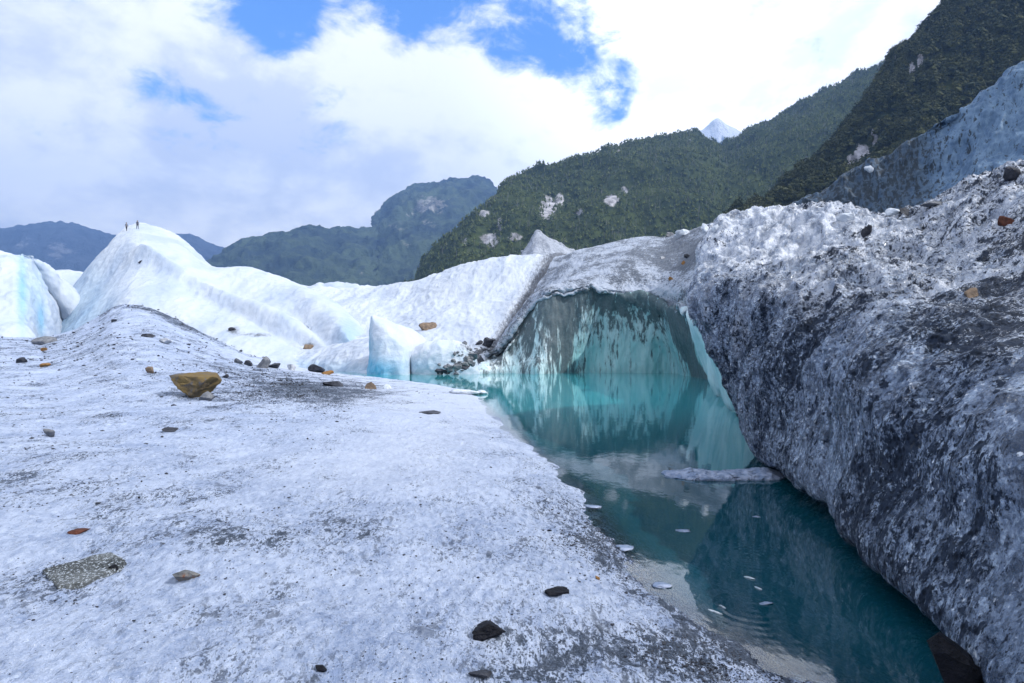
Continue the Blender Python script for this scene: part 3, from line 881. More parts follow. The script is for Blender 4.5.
# the ochre boulder balanced on a small grey stone
bp = [(0.12, -0.22, 1, 0.52), (-1, -0.2, -0.62, 0.5), (1, -0.3, -0.62, 0.56), (-0.35, 0.2, 1, 0.62), (0.1, -1, -0.1, 0.55), (0.2, 1, 0, 0.6), (1, 0.1, 0.35, 0.88), (-1, 0.3, 0.9, 1.1), (0.15, -0.5, -1, 0.86), (-0.5, -1, 0.35, 0.72), (0.75, -1, 0.2, 0.78), (0, 0, -1, 0.9)]
stone('boulder', 'ochre yellow boulder standing on its narrow end on the ice', 189, 398.5, 47, 26, M_gold, 'boulder', 5, 0.75, 0.05, bp, sub=5, on=GR, rough=0.06)
stone('stone', 'small grey-white stone propping the ochre boulder', 204, 400.5, 15, 9, M_grey, on=GR)
L = [
    ('square brown stone sitting behind and left of the ochre boulder', 148, 373, 9, 6.5, M_brown),
    ('dark stone by the left edge of the view between the two orange stones', 18, 363, 10, 6, M_dark),
    ('yellow-orange flat stone near the left edge of the view', 43, 367, 11, 4, M_orange),
    ('orange stone just below the dark slab at the ice crest', 43, 351, 7, 3.5, M_orange),
    ('long grey slab lying at the foot of the blue crevice', 40, 345, 30, 9, M_grey),
    ('pale yellowish stone halfway up the grey hummock', 163, 343, 12, 5, M_pale),
    ('thin dark stone beside the pale yellowish stone on the hummock', 146, 337, 13, 3.5, M_dark),
    ('small dark stone high on the left flank of the hummock', 113, 322, 6, 3, M_dark),
    ('grey rounded stone on the open ice left of the ochre boulder', 47, 437, 13, 8, M_grey),
    ('flat dark stone on the ice below the ochre boulder', 168, 432, 16, 4, M_dark),
    ('squarish grey block in the row of stones below the white slope', 262, 368, 14, 12, M_grey),
    ('dark stone just left of the squarish grey block', 246, 365, 10, 5, M_dark),
    ('grey stone at the left end of the row of stones', 237, 363, 9, 5, M_grey),
    ('dark flat stone just right of the squarish grey block', 273, 368, 13, 5, M_dark),
    ('pale upright stone in the middle of the row of stones', 290, 370, 9, 6, M_pale),
    ('dark rounded stone at the right end of the row of stones', 315, 372, 17, 8, M_dark),
    ('orange flat stone touching the dark rounded stone', 326, 374.5, 12, 4, M_orange),
    ('small dark pebble right of the ochre boulder', 225, 378, 6, 4, M_dark),
    ('long dark stone above the gravel patch', 332, 386, 22, 5, M_dark),
    ('reddish grey stone at the right end of the gravel patch', 370, 389, 12, 7, M_brown),
    ('small white ice lump on the snowy shelf', 387, 389, 9, 5, M_chunk),
    ('thin dark streak-like stone lying on the snowy shelf', 428, 414, 24, 2.5, M_dark),
    ('black pebble right of the speckled slab', 112, 572, 10, 7, M_black),
    ('layered flat stone with a reddish tip in the foreground ice', 182, 582, 31, 11, M_flat),
    ('small red-brown stone sunk in the foreground ice', 75, 534, 18, 3.5, M_redbrown),
    ('black double-lobed stone low in the foreground', 489, 640, 34, 15, M_black),
    ('black oval stone in the foreground near the water', 557, 597, 26, 7, M_black),
    ('small black pebble at the bottom edge of the view', 320, 672, 12, 5, M_black),
    ('tiny yellow pebble on the bank above the water', 598, 580, 5, 4, M_orange),
    ('narrow dark stone at the bottom of the view under the black stone', 480, 678, 24, 5, M_dark),
]
for (lab, px, py, w, h, mt) in L:
    stone('pebble' if 'pebble' in lab else ('ice_lump' if 'ice lump' in lab else 'stone'), lab, px, py, w, h, mt, 'pebble' if 'pebble' in lab else ('ice lump' if 'ice lump' in lab else 'stone'), on=GR, sub=4 if w > 12 else 3)
sp = [(0.02, -0.32, 1, 0.30), (0, 0, -1, 0.4), (1, -0.55, 0.2, 0.72), (-0.6, -1, 0.1, 0.62), (-0.75, 1, 0.15, 0.66), (0.5, 1, 0.2, 0.75), (1, 0.4, 0.3, 0.85), (0.2, -1, 0.25, 0.66)]
stone('slab', 'large black and white speckled slab half sunk in the foreground ice', 62, 583, 84, 9, M_speckled, 'rock slab', 31, 1.1, 0.9, sp, on=GR, sub=5, rough=0.035)

L2 = [
    ('boulder', 'brown and grey oblong boulder resting on the white slope', 427, 330, 18, 8.5, M_brown, 'boulder', ['glacier_slope']),
    ('boulder', 'round dark boulder above the rubble left of the teal cliff', 488, 348, 12, 11, M_dark, 'boulder', None),
    ('rubble_heap', 'dark heap of grit on the rim of the white ice mound', 446, 373, 26, 8, M_dark, 'rubble heap', None),
    ('stone', 'upright grey stone in the rubble left of the teal cliff', 470, 360, 7, 8, M_grey, 'stone', None),
    ('stone', 'dark stone low in the rubble left of the teal cliff', 463, 368, 14, 7, M_dark, 'stone', None),
    ('stone', 'grey angular stone in the middle of the rubble slope', 479, 363, 12, 8, M_grey, 'stone', None),
    ('stone', 'small dark stone touching the round dark boulder', 479, 345, 8, 5, M_dark, 'stone', None),
    ('ice_chunk', 'wide white ice chunk on the gritty ridge, left one of the trio', 684, 236, 16, 7, M_chunk, 'ice chunk', None),
    ('ice_chunk', 'upright white ice chunk in the middle of the gritty ridge', 707, 231, 10, 9, M_chunk, 'ice chunk', None),
    ('ice_chunk', 'small white ice chunk beside the upright one on the gritty ridge', 716, 230, 7, 6, M_chunk, 'ice chunk', None),
    ('stone', 'grey pointed stone on the ridge left of the ice chunks', 661, 237, 9, 6, M_grey, 'stone', None),
    ('stone', 'grey stone on the ridge next to the pointed stone', 671, 236, 10, 5, M_grey, 'stone', None),
    ('stone', 'orange stone in the middle of the gritty roof', 684, 264, 5, 4, M_orange, 'stone', None),
    ('stone', 'orange stone lowest on the gritty roof near its edge', 671, 280, 5, 3.5, M_orange, 'stone', None),
    ('stone', 'pale yellow stone on the gritty roof', 663, 259, 6, 3, M_pale, 'stone', None),
    ('stone', 'dark stone on the gritty roof above the orange stones', 688, 257, 7, 4, M_dark, 'stone', None),
    ('ice_chunk', 'pale chunk lying on the gritty roof near the dirty wall', 706, 249, 8, 6, M_chunk, 'ice chunk', None),
    ('stone', 'black stone on the crest of the dirty wall below the blue fin', 908, 214, 20, 8, M_dark, 'stone', ['ice_wall']),
    ('stone', 'long pale brown stone on the crest of the dirty wall', 942, 204, 36, 4.5, M_grey, 'stone', ['ice_wall']),
    ('ice_chunk', 'pointed grey-white ice chunk on the crest of the dirty wall', 850, 222, 22, 10, M_chunk, 'ice chunk', ['ice_wall']),
    ('ice_chunk', 'rounded white ice chunk beside the black stone on the crest', 896, 216, 16, 9, M_chunk, 'ice chunk', ['ice_wall']),
    ('stone', 'black stone leaning below the pointed chunk on the dirty wall', 868, 236, 10, 12, M_dark, 'stone', ['ice_wall']),
    ('stone', 'brown stone stuck in the face of the dirty wall', 974, 297, 15, 10, M_brown, 'stone', ['ice_wall']),
    ('stone', 'dark red stone stuck high on the dirty wall near the right edge', 1007, 224, 16, 9, M_redbrown, 'stone', ['ice_wall']),
    ('stone', 'black jagged stone at the crest by the right edge of the view', 1018, 178, 16, 14, M_dark, 'stone', ['ice_wall']),
    ('rock', 'black wet rock at the water foot of the dirty wall', 984, 712, 70, 66, M_black, 'rock', ['meltwater']),
    ('boulder', 'pale grey boulder sitting on the edge of the blue ice fin', 872, 171, 11, 6, M_chunk, 'boulder', ['ice_fin']),
    ('stone', 'grey brown stones lump on the lower white slope of the peak', 310, 349, 14, 5, M_brown, 'stone', ['ice_peak']),
    ('stone', 'dark stone on the bare shoulder of the white peak', 231, 331, 9, 4, M_dark, 'stone', ['ice_peak']),
    ('stone', 'tiny dark stone below the summit of the white peak', 140, 263, 5, 3, M_dark, 'stone', ['ice_peak']),
]
for (nm, lab, px, py, w, h, mt, cat, on) in L2:
    try:
        stone(nm, lab, px, py, w, h, mt, cat, on=on, sub=3, rough=0.12 if 'heap' in nm else 0.07)
    except TypeError:
        print('MISSED', lab)

# ------------------------------------------------------------------ ice afloat on the water
q = []
for (x, y0, h, dd) in ((664, 477, 1, 0.1), (670, 478, 2.6, 0.2), (690, 480, 4.5, 0.32000000000000006), (715, 481, 5.2, 0.36000000000000004), (740, 480.5, 4.5, 0.336), (762, 480.5, 4.9, 0.32000000000000006), (778, 480, 4, 0.3), (784, 478, 1, 0.1)):
    D = HC * F / (y0 - HZ); b = P(x, y0, D); t = P(x, y0 - h, D + 0.12)
    q.append([b + np.array([0, .05, -.15]), b, (b + t) / 2 + np.array([0, -.03, 0]), t, t + np.array([0, dd * 1.5, .0]), t + np.array([0, dd * 2.4, -.3])])
G = displaced(net(q, 260, 60), [(2.5, 0.05, 0, (1, 1, 1)), (7, 0.03, 1, (1, 1, 1)), (18, .012, 1, (1, 1, 1))])
tag(grid_obj('ice_shelf', G, M_floe), 'long thin ice shelf lying across the pool against the dirty wall', 'ice shelf', kind='thing')


def floe(label, px, py, w, d, rot, seed, thick=0.008, mat=None):
    D = HC * F / (py - HZ); c = P(px, py, D)
    v, f = rock_shape(seed, 3, None, 12, 0.16)
    v = v / (v.max(0) - v.min(0)) * np.array([w / F * D, d, thick * 2.5])
    cr, sr = math.cos(rot), math.sin(rot)
    v = v @ np.array([[cr, -sr, 0], [sr, cr, 0], [0, 0, 1]]).T + c + np.array([0, 0, thick * 0.35])
    tag(mesh_from('ice_floe', v, f, mat or M_chunk, True), label, 'ice floe', 'bits of ice afloat on the pool', 'thing')


floe('clear white floe at the far corner of the snowy shelf', 463, 394, 34, 1.6, 0.1, 1, 0.16)
floe('dark tipped floe just right of the white floe at the shelf corner', 482, 394, 12, 0.7, 0.2, 2, 0.12)
floe('thin curved floe nearest the bank in the bright sky reflection', 714, 612, 18, 0.018, -0.9, 3)
floe('short sliver of ice right of the thin curved floe', 722, 607, 9, 0.014, -1.1, 4)
floe('slender ice sliver in the dark water, upper one of the pair', 748, 578, 12, 0.012, -0.8, 5)
floe('slender ice sliver in the dark water, lower one of the pair', 757, 588, 9, 0.012, -1.0, 6)
floe('small cluster of floating ice in the middle of the ripple rings', 764, 604, 15, 0.05, 0.1, 7, mat=M_floe)
floe('small ice bit afloat left of the wall foot in mid pool', 757, 517, 8, 0.06, 0.0, 8, mat=M_floe)
floe('pale flat floe below the left end of the long ice shelf', 683, 531, 15, 0.10, 0.1, 9, mat=M_floe)
floe('broken ice plate beside the bank at its sharp bend', 594, 507, 18, 0.25, 0.5, 10, 0.01, M_floe)
floe('clear ice plate along the bank below the bend', 624, 548, 20, 0.25, -0.7, 12, 0.01, M_floe)
floe('dark edged ice plate in the sky reflection by the bank', 664, 586, 20, 0.16, -0.8, 13, 0.01, M_floe)

# ------------------------------------------------------------------ loose gravel and grit (uncountable)
def gravel(name, obj_name, pts, sizes, mat, flat=0.6):
    v0, f0 = ICO[1]
    n = len(pts)
    r = np.random.default_rng(len(pts))
    jit = 1 + r.uniform(-0.35, 0.35, (n, len(v0)))
    a = r.uniform(0, 6.28, n)
    sc = np.stack([sizes * r.uniform(.7, 1.4, n), sizes * r.uniform(.6, 1.1, n), sizes * flat * r.uniform(.6, 1.2, n)], 1)
    vv = v0[None] * jit[..., None] * sc[:, None, :]
    c, s = np.cos(a)[:, None], np.sin(a)[:, None]
    x = vv[..., 0] * c - vv[..., 1] * s; y = vv[..., 0] * s + vv[..., 1] * c
    vv = np.stack([x, y, vv[..., 2]], 2) + pts[:, None, :]
    ff = f0[None] + (np.arange(n) * len(v0))[:, None, None]
    return tag(mesh_from(name, vv.reshape(-1, 3), ff.reshape(-1, 3), mat, False, recentre=False), kind='stuff')


gv = np.stack([gx, gy, gz], 1)
inview = (gpx > -60) & (gpx < 830) & (gy > 2.2) & (gy < 50) & (gd > 0.05)
w = (0.10 + dirt ** 1.5) * inview * np.clip(0.75 - clean, 0.02, 1)
w *= np.clip(fbm(P3 * 0.9, 3) + 0.35, 0.02, 2) ** 1.5
w /= w.sum()
idx = RNG.choice(len(gv), 9000, p=w)
sz = (0.00075 * rr[idx]) * RNG.lognormal(0, 0.5, len(idx)) + 0.0012
gravel('gravel', 'ice_ground', gv[idx] + RNG.normal(0, 0.004, (len(idx), 3)) * rr[idx][:, None] * np.array([1, 1, 0]), sz, M_dark)

rb = []
while len(rb) < 110:
    q = RNG.uniform(0, 1); x = 492 - 48 * q + RNG.normal(0, 5); y = 347 + 24 * q ** 1.2 + RNG.normal(0, 4)
    hh = hit(x, min(y, 373.5), None)
    if hh and hh[2] != 'meltwater': rb.append(hh[0][:])
rb = np.array(rb)
gravel('gravel', 'rubble', rb, 0.13 * RNG.lognormal(0, 0.5, len(rb)), M_grey, 0.8)

# ------------------------------------------------------------------ mountains
def hill(name, cols, nu, nv, layers, mat, rocks=(), snow=None, noise_seed=0.0, extra=None):
    G = net(cols, nu, nv)
    G = displaced(G, layers)
    rk = np.zeros(G.shape[:2])
    for (px, py, rx, ry, am) in rocks:
        rk = np.maximum(rk, am * spot(G, px, py, rx * 0.8, ry * 0.9))
    at = {'rock': rk, 'snow': snow(G) if snow else rk * 0}
    o = grid_obj(name, G, mat, at, recentre=False)
    structure(o)
    return G, rk


def hcol(base, sky, D0, D1, bend=0.0, back_=0.3, n=3):
    """control column from base pixel to skyline pixel with the slope bulging by bend"""
    b = P(*base, D0); t = P(*sky, D1)
    c = [b + np.array([0, -0.02 * D0, -0.05 * D0])]
    for k in range(n + 1):
        s = k / n
        p = b * (1 - s) + t * s
        p[2] += bend * math.sin(math.pi * s) * (t[2] - b[2])
        c.append(p)
    dv = np.array([0, D1 * back_, -0.10 * D1])
    c += [t + np.array([0, D1 * .06, -0.004 * D1]), t + dv]
    return c


M_forest_floor = mat_hill('forest_floor', (0.055, 0.075, 0.025), (0.022, 0.035, 0.018), (0.50, 0.50, 0.54), 0.012, bumpd=3)
M_dark_floor = mat_hill('shaded_forest_floor', (0.045, 0.058, 0.022), (0.02, 0.03, 0.016), (0.55, 0.55, 0.62), 0.03, bumpd=2)  # darker copy of the forest floor, the slope's shade put into its colour
M_mid_hill = mat_hill('bare_mountain', (0.07, 0.10, 0.06), (0.020, 0.034, 0.040), (0.34, 0.34, 0.33), 0.0022, bumpd=30)
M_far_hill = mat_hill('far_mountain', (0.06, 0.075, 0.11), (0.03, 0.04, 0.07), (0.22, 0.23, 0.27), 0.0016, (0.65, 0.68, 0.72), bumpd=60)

# forested mountain across the middle
sky = [(380, 299), (405, 293), (418, 286), (428, 265), (445, 243), (470, 216), (500, 192), (530, 176), (560, 165), (600, 154), (640, 142), (680, 134), (702, 140), (722, 148), (740, 139), (762, 125), (800, 108), (840, 89), (866, 74), (905, 58), (960, 23), (1050, -37), (1200, -107)]
cols = [hcol((x + (sky[i][0] - 700) * -0.05, 312), (x, y), 800, 1050 + 450 * min(1, max(0, (x - 400) / 350)), 0.10) for i, (x, y) in enumerate(sky)]
fr = [(548, 208, 12, 16, 1.0), (560, 200, 7, 10, .8), (612, 200, 12, 8, .9), (625, 190, 8, 6, .8), (484, 213, 9, 6, .8), (490, 240, 16, 9, .9), (515, 238, 18, 7, .7), (580, 212, 8, 6, .7), (500, 225, 6, 14, .6), (465, 240, 5, 8, .6), (618, 152, 4, 4, .7), (690, 140, 6, 3, .6)]
GF, RF = hill('forest_mountain', cols, 420, 160, [(0.006, 26, 1, (1, 1, .6)), (0.017, 11, 1, (1, 1, .6)), (0.05, 3.5, 0, (1, 1, 1))], M_forest_floor, fr)

# dark mountainside at the right, close by
sky = [(704, 258), (740, 226), (766, 208), (799, 188), (830, 160), (857, 129), (878, 92), (908, 64), (945, 26), (976, -8), (1018, -65), (1080, -150), (1200, -260), (1400, -400)]
cols = [hcol((x + 30, 262), (x, y), 330, 430 + 140 * min(1, max(0, (x - 700) / 330)), -0.04) for (x, y) in sky]
dr = [(920, 58, 4, 14, 1.3), (912, 74, 5, 12, 1.4), (886, 124, 12, 6, 1.3), (875, 138, 5, 12, 1.3), (862, 158, 11, 14, 1.5), (850, 165, 8, 12, 1.2), (936, 24, 3, 8, .9)]
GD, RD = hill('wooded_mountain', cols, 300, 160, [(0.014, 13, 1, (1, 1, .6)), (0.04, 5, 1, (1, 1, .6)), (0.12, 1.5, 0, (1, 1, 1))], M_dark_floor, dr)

# bare mountain in the middle distance, its long shoulder running left
sky = [(150, 285), (200, 270), (216, 262), (236, 248), (262, 238), (285, 232), (315, 232), (345, 232), (372, 229), (382, 214), (398, 197), (415, 189), (440, 184), (470, 182), (486, 186), (520, 200), (580, 215), (660, 225)]
cols = [hcol((x - (x - 350) * 0.1, 318), (x, y), 2300, 3300 + (1100 if x > 380 else 500 * max(0, (x - 300) / 80)), 0.04) for (x, y) in sky]
mr = [(430, 205, 40, 14, .65), (395, 225, 22, 10, .5), (405, 245, 16, 10, .45), (362, 272, 6, 8, .6), (330, 240, 30, 4, .4), (430, 225, 14, 10, .5), (410, 215, 8, 3, .7)]  # pale rock patches, also putting sunlight on the upper slope into the colour
GM, RM = hill('bare_mountain', cols, 320, 140, [(0.0022, 60, 0, (1, 1, .7)), (0.005, 55, 1, (1, 1, .4)), (0.013, 26, 1, (1, 1, .6)), (0.05, 5, 0, (1, 1, 1))], M_mid_hill, mr)

# far blue range on the left and the snowy peak far behind the forest
sky = [(-260, 262), (-150, 245), (-60, 236), (0, 229), (30, 226), (62, 225), (85, 230), (100, 236), (118, 240), (150, 235), (185, 239), (205, 246), (225, 253), (250, 262), (300, 270)]
cols = [hcol((x, 325), (x, y), 4600, 6000, 0.05) for (x, y) in sky]
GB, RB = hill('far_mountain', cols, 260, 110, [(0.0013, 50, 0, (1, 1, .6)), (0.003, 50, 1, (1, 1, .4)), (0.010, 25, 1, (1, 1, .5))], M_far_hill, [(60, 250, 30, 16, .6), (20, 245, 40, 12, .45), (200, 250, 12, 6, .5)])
sky = [(225, 262), (236, 247), (250, 250), (262, 246), (275, 262)]
sky = [(640, 160), (680, 146), (698, 136), (709, 129), (719, 121), (729, 126.5), (742, 133), (760, 140), (800, 150)]
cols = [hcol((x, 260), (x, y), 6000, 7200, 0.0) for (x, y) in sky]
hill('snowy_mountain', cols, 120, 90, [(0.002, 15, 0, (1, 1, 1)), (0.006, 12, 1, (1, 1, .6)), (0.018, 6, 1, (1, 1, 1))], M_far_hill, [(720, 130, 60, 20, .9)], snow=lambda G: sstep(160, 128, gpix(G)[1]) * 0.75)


# ------------------------------------------------------------------ trees
def tree_mesh(seed, blobs, leaves, hgt=1.0, spread=0.34):
    """unit tree: tapered trunk, clumped crown of ragged lobes and loose leaf sprays; returns verts, tris, tint"""
    r = np.random.default_rng(seed)
    V = []; Fc = []; T = []; off = 0
    k = 5
    for (z0, z1, r0, r1) in ((-0.08, 0.9, 0.022, 0.006),):
        a = np.linspace(0, 2 * np.pi, k, endpoint=False)
        ring = lambda z, q: np.stack([np.cos(a) * q, np.sin(a) * q, np.full(k, z)], 1)
        V.append(ring(z0, r0)); V.append(ring(z1, r1))
        for i in range(k):
            j = (i + 1) % k
            Fc += [(off + i, off + j, off + k + j), (off + i, off + k + j, off + k + i)]
        T.append(np.full(2 * k, 0.45)); off += 2 * k
    v0, f0 = ICO[1]
    for b in range(blobs):
        s = b / max(1, blobs - 1)
        z = 0.36 + 0.56 * s
        env = spread * (1.0 - 0.75 * s ** 1.6)
        th = r.uniform(0, 6.28); q = env * r.uniform(0.1, 0.75)
        c = np.array([math.cos(th) * q, math.sin(th) * q, z])
        sz = env * r.uniform(0.42, 0.72)
        vv = v0 * (1 + r.uniform(-0.4, 0.4, (len(v0), 1))) * np.array([sz, sz, sz * r.uniform(.55, .9)]) + c
        V.append(vv); Fc += (f0 + off).tolist(); T.append(np.full(len(v0), r.uniform(0.0, 0.75)) + r.uniform(-.1, .15, len(v0))); off += len(v0)
    for _ in range(leaves):
        s = r.uniform(0, 1); z = 0.3 + 0.68 * s; env = spread * (1.08 - 0.75 * s ** 1.6)
        th = r.uniform(0, 6.28); q = env * r.uniform(0.6, 1.2)
        c = np.array([math.cos(th) * q, math.sin(th) * q, z])
        V.append(c + r.normal(0, 0.045, (3, 3))); Fc.append((off, off + 1, off + 2)); T.append(np.full(3, r.uniform(0.1, 0.9))); off += 3
    return np.vstack(V), np.array(Fc), np.clip(np.concatenate(T), 0, 1)


def snag_mesh():
    """dead standing trunk with two stub limbs"""
    k = 4; a = np.linspace(0, 2 * np.pi, k, endpoint=False)
    V = []; Fc = []; off = 0
    for (p0, p1, r0, r1) in (((0, 0, -.1), (0.02, 0, 1), .03, .012), ((0, 0, .5), (.16, .03, .72), .016, .006), ((0, 0, .66), (-.12, .05, .86), .014, .005)):
        p0 = np.array(p0); p1 = np.array(p1)
        for p, q in ((p0, r0), (p1, r1)):
            V.append(np.stack([np.cos(a) * q, np.sin(a) * q, 0 * a], 1) + p)
        for i in range(k):
            j = (i + 1) % k
            Fc += [(off + i, off + j, off + k + j), (off + i, off + k + j, off + k + i)]
        off += 2 * k
    return np.vstack(V), np.array(Fc), np.full(off, 0.5)


def forest(name, pts, hts, variants, mat, seed, lean=0.05):
    r = np.random.default_rng(seed)
    which = r.integers(0, len(variants), len(pts))
    VV = []; FF = []; TT = []; off = 0
    for k, (v, f, t) in enumerate(variants):
        sel = np.where(which == k)[0]
        if len(sel) == 0: continue
        n = len(sel)
        a = r.uniform(0, 6.28, n); c = np.cos(a)[:, None]; s = np.sin(a)[:, None]
        h = hts[sel][:, None]; wd = h * r.uniform(.8, 1.25, (n, 1))
        x = (v[None, :, 0] * c - v[None, :, 1] * s) * wd; y = (v[None, :, 0] * s + v[None, :, 1] * c) * wd; z = v[None, :, 2] * h
        x = x + z * r.normal(0, lean, (n, 1))
        VV.append((np.stack([x, y, z], 2) + pts[sel][:, None, :]).reshape(-1, 3))
        FF.append((f[None] + (np.arange(n) * len(v))[:, None, None]).reshape(-1, 3) + off)
        TT.append((np.clip(t[None, :] * 0.55 + r.uniform(-.15, .5, (n, 1)), 0, 1)).ravel())
        off += n * len(v)
    return mesh_from(name, np.vstack(VV), np.vstack(FF), mat, False, {'tint': np.concatenate(TT)}, recentre=False)


def scatter(G, RK, n, r0, r1, seed, lim=None, clump=0.01):
    """n points spread evenly over rows r0..r1 of a hill grid, bare rock left out"""
    r = np.random.default_rng(seed)
    nu, nv = G.shape[:2]
    a = np.linalg.norm(np.cross(G[1:, :-1] - G[:-1, :-1], G[:-1, 1:] - G[:-1, :-1]), axis=2)
    msk = np.zeros_like(a); j0, j1 = int(r0 * (nv - 1)), int(r1 * (nv - 1))
    msk[:, j0:j1] = 1
    x, y = gpix(G[:-1, :-1])
    msk *= (x > 380) & (x < 1120) & (y > -60)
    dist = np.maximum(G[:-1, :-1, 1], 1)
    w = a * msk * np.clip(1.15 - RK[:-1, :-1] * 1.3, 0.08, 1)
    w = w.ravel() / w.sum()
    k = r.choice(len(w), n, p=w); u = k // (nv - 1); v = k % (nv - 1)
    fu, fv = r.uniform(0, 1, (2, n, 1))
    return G[u, v] * (1 - fu) * (1 - fv) + G[u + 1, v] * fu * (1 - fv) + G[u, v + 1] * (1 - fu) * fv + G[u + 1, v + 1] * fu * fv


M_leaf_mid = mat_tree('olive_foliage', (0.036, 0.062, 0.028), (0.18, 0.215, 0.085))
M_leaf_dark = mat_tree('shaded_foliage', (0.020, 0.032, 0.018), (0.085, 0.092, 0.035))  # darker leaves for the right mountainside, its shade put into the colour
M_snag = mat_tree('bleached_dead_wood', (0.16, 0.165, 0.17), (0.24, 0.245, 0.25))
small = [tree_mesh(k, 5, 10) for k in range(5)]
bigt = [tree_mesh(41 + k, 9, 70) for k in range(6)]
pts = scatter(GF, RF, 36000, 1 / 6, 5.4 / 6, 1)
tag(forest('forest', pts, np.random.default_rng(2).uniform(4.5, 9.5, len(pts)), small, M_leaf_mid, 4), kind='stuff')
pts = scatter(GF, RF, 3000, 1.5 / 6, 5.2 / 6, 9)
tag(forest('dead_woodland', pts, np.random.default_rng(3).uniform(7, 12, len(pts)), [snag_mesh()], M_snag, 5), kind='stuff')
pts = scatter(GD, RD, 5200, 0.8 / 6, 5.4 / 6, 6)
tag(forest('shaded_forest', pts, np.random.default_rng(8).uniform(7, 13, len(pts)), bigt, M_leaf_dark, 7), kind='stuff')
pts = scatter(GD, RD, 60, 1 / 6, 5.2 / 6, 16)
tag(forest('shaded_dead_woodland', pts, np.random.default_rng(3).uniform(8, 12, len(pts)), [snag_mesh()], M_snag, 5), kind='stuff')
# single trees one can tell apart along the near skyline
ridge_row = int(4.05 / 6 * (GD.shape[1] - 1))
rx_, ry_ = gpix(GD[:, ridge_row])
okc = np.where((rx_ > 775) & (rx_ < 950))[0]
variant_me = []
for k, i in enumerate(np.linspace(okc[0], okc[-1], 46).astype(int)):
    v, f, t = bigt[k % len(bigt)]
    p = GD[i, ridge_row]
    h = random.uniform(7, 13)
    if k < len(bigt):
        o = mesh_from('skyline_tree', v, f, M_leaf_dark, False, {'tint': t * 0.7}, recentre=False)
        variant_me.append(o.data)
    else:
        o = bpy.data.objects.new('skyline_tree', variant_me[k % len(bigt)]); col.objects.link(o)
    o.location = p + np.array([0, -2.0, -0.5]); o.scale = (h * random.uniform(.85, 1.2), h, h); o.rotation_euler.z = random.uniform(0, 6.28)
    tag(o, 'small dark evergreen tree standing on the skyline of the wooded mountainside at right', 'tree', 'trees along the near mountain skyline', 'thing')

# ------------------------------------------------------------------ climbers on the summit
M_jacket = mat_plain('dark_jacket', (0.06, 0.07, 0.11)); M_jacket2 = mat_plain('grey_jacket', (0.16, 0.17, 0.21))
M_trousers = mat_plain('dark_trousers', (0.02, 0.02, 0.03)); M_skin = mat_plain('skin', (0.45, 0.28, 0.2)); M_hair = mat_plain('dark_hair', (0.02, 0.015, 0.01))


def person(label, px, py, jacket, stride, turn):
    p, _, _ = hit(px, py, ['ice_peak'])
    j = [(0, 0, .95), (0, 0, 1.2), (0, .02, 1.42), (0, .02, 1.53), (0, .0, 1.66), (0, 0, 1.74)]
    rad_ = [.14, .13, .13, .055, .085, .06]
    e = [(0, 1), (1, 2), (2, 3), (3, 4), (4, 5)]
    for s in (-1, 1):
        b = len(j)
        j += [(s * .17, .01, 1.40), (s * .25, .02 - s * .05, 1.13), (s * .24, -.10 - s * .05, .90), (s * .24, -.13, .82)]
        rad_ += [.065, .052, .04, .035]; e += [(2, b), (b, b + 1), (b + 1, b + 2), (b + 2, b + 3)]
        b = len(j)
        j += [(s * .10, 0, .88), (s * .12, -.03 + s * stride * .5, .48), (s * .13, s * stride, .07), (s * .13, s * stride - .16, .03)]
        rad_ += [.095, .065, .048, .04]; e += [(0, b), (b, b + 1), (b + 1, b + 2), (b + 2, b + 3)]
    me = bpy.data.meshes.new('person'); me.from_pydata(j, e, [])
    o = bpy.data.objects.new('person', me); col.objects.link(o)
    md = o.modifiers.new('skin', 'SKIN')
    me.skin_vertices  # layer made by the modifier
    lay = me.skin_vertices[0].data if len(me.skin_vertices) else None
    if lay is None:
        bpy.context.view_layer.update()
    for i, q in enumerate(rad_):
        me.skin_vertices[0].data[i].radius = (q, q)
    me.skin_vertices[0].data[0].use_root = True
    o.modifiers.new('smooth', 'SUBSURF').levels = 1
    bpy.context.view_layer.update()
    ev = o.evaluated_get(bpy.context.evaluated_depsgraph_get())
    m2 = bpy.data.meshes.new_from_object(ev)
    o.modifiers.clear(); o.data = m2; m2.name = 'person'
    for mt in (jacket, M_trousers, M_skin): m2.materials.append(mt)
    for f in m2.polygons:
        z = f.center.z; x = abs(f.center.x)
        f.material_index = 2 if (z > 1.5 or (z < .92 and x > .19 and z > .7)) else (1 if z < .95 else 0)
        f.use_smooth = True
    v, f = ICO[2]
    v = v[:] * np.array([.098, .105, .09]) + np.array([0, .02, 1.70])
    hr = mesh_from('hair', v, f, M_hair, True)
    hr.parent = o
    o.scale = (.85, .85, .85); o.location = (p.x, p.y, p.z - .05); o.rotation_euler.z = turn
    return tag(o, label, 'person', 'climbers on the ice peak', 'thing')


try:
    person('person in a dark jacket standing at the very top of the white ice peak', 137.5, 229, M_jacket, .12, 0.4)
    person('person in grey clothing standing on the left shoulder of the white peak', 126.5, 231, M_jacket2, .2, 1.2)
except Exception as ex:
    print('PERSON', ex)

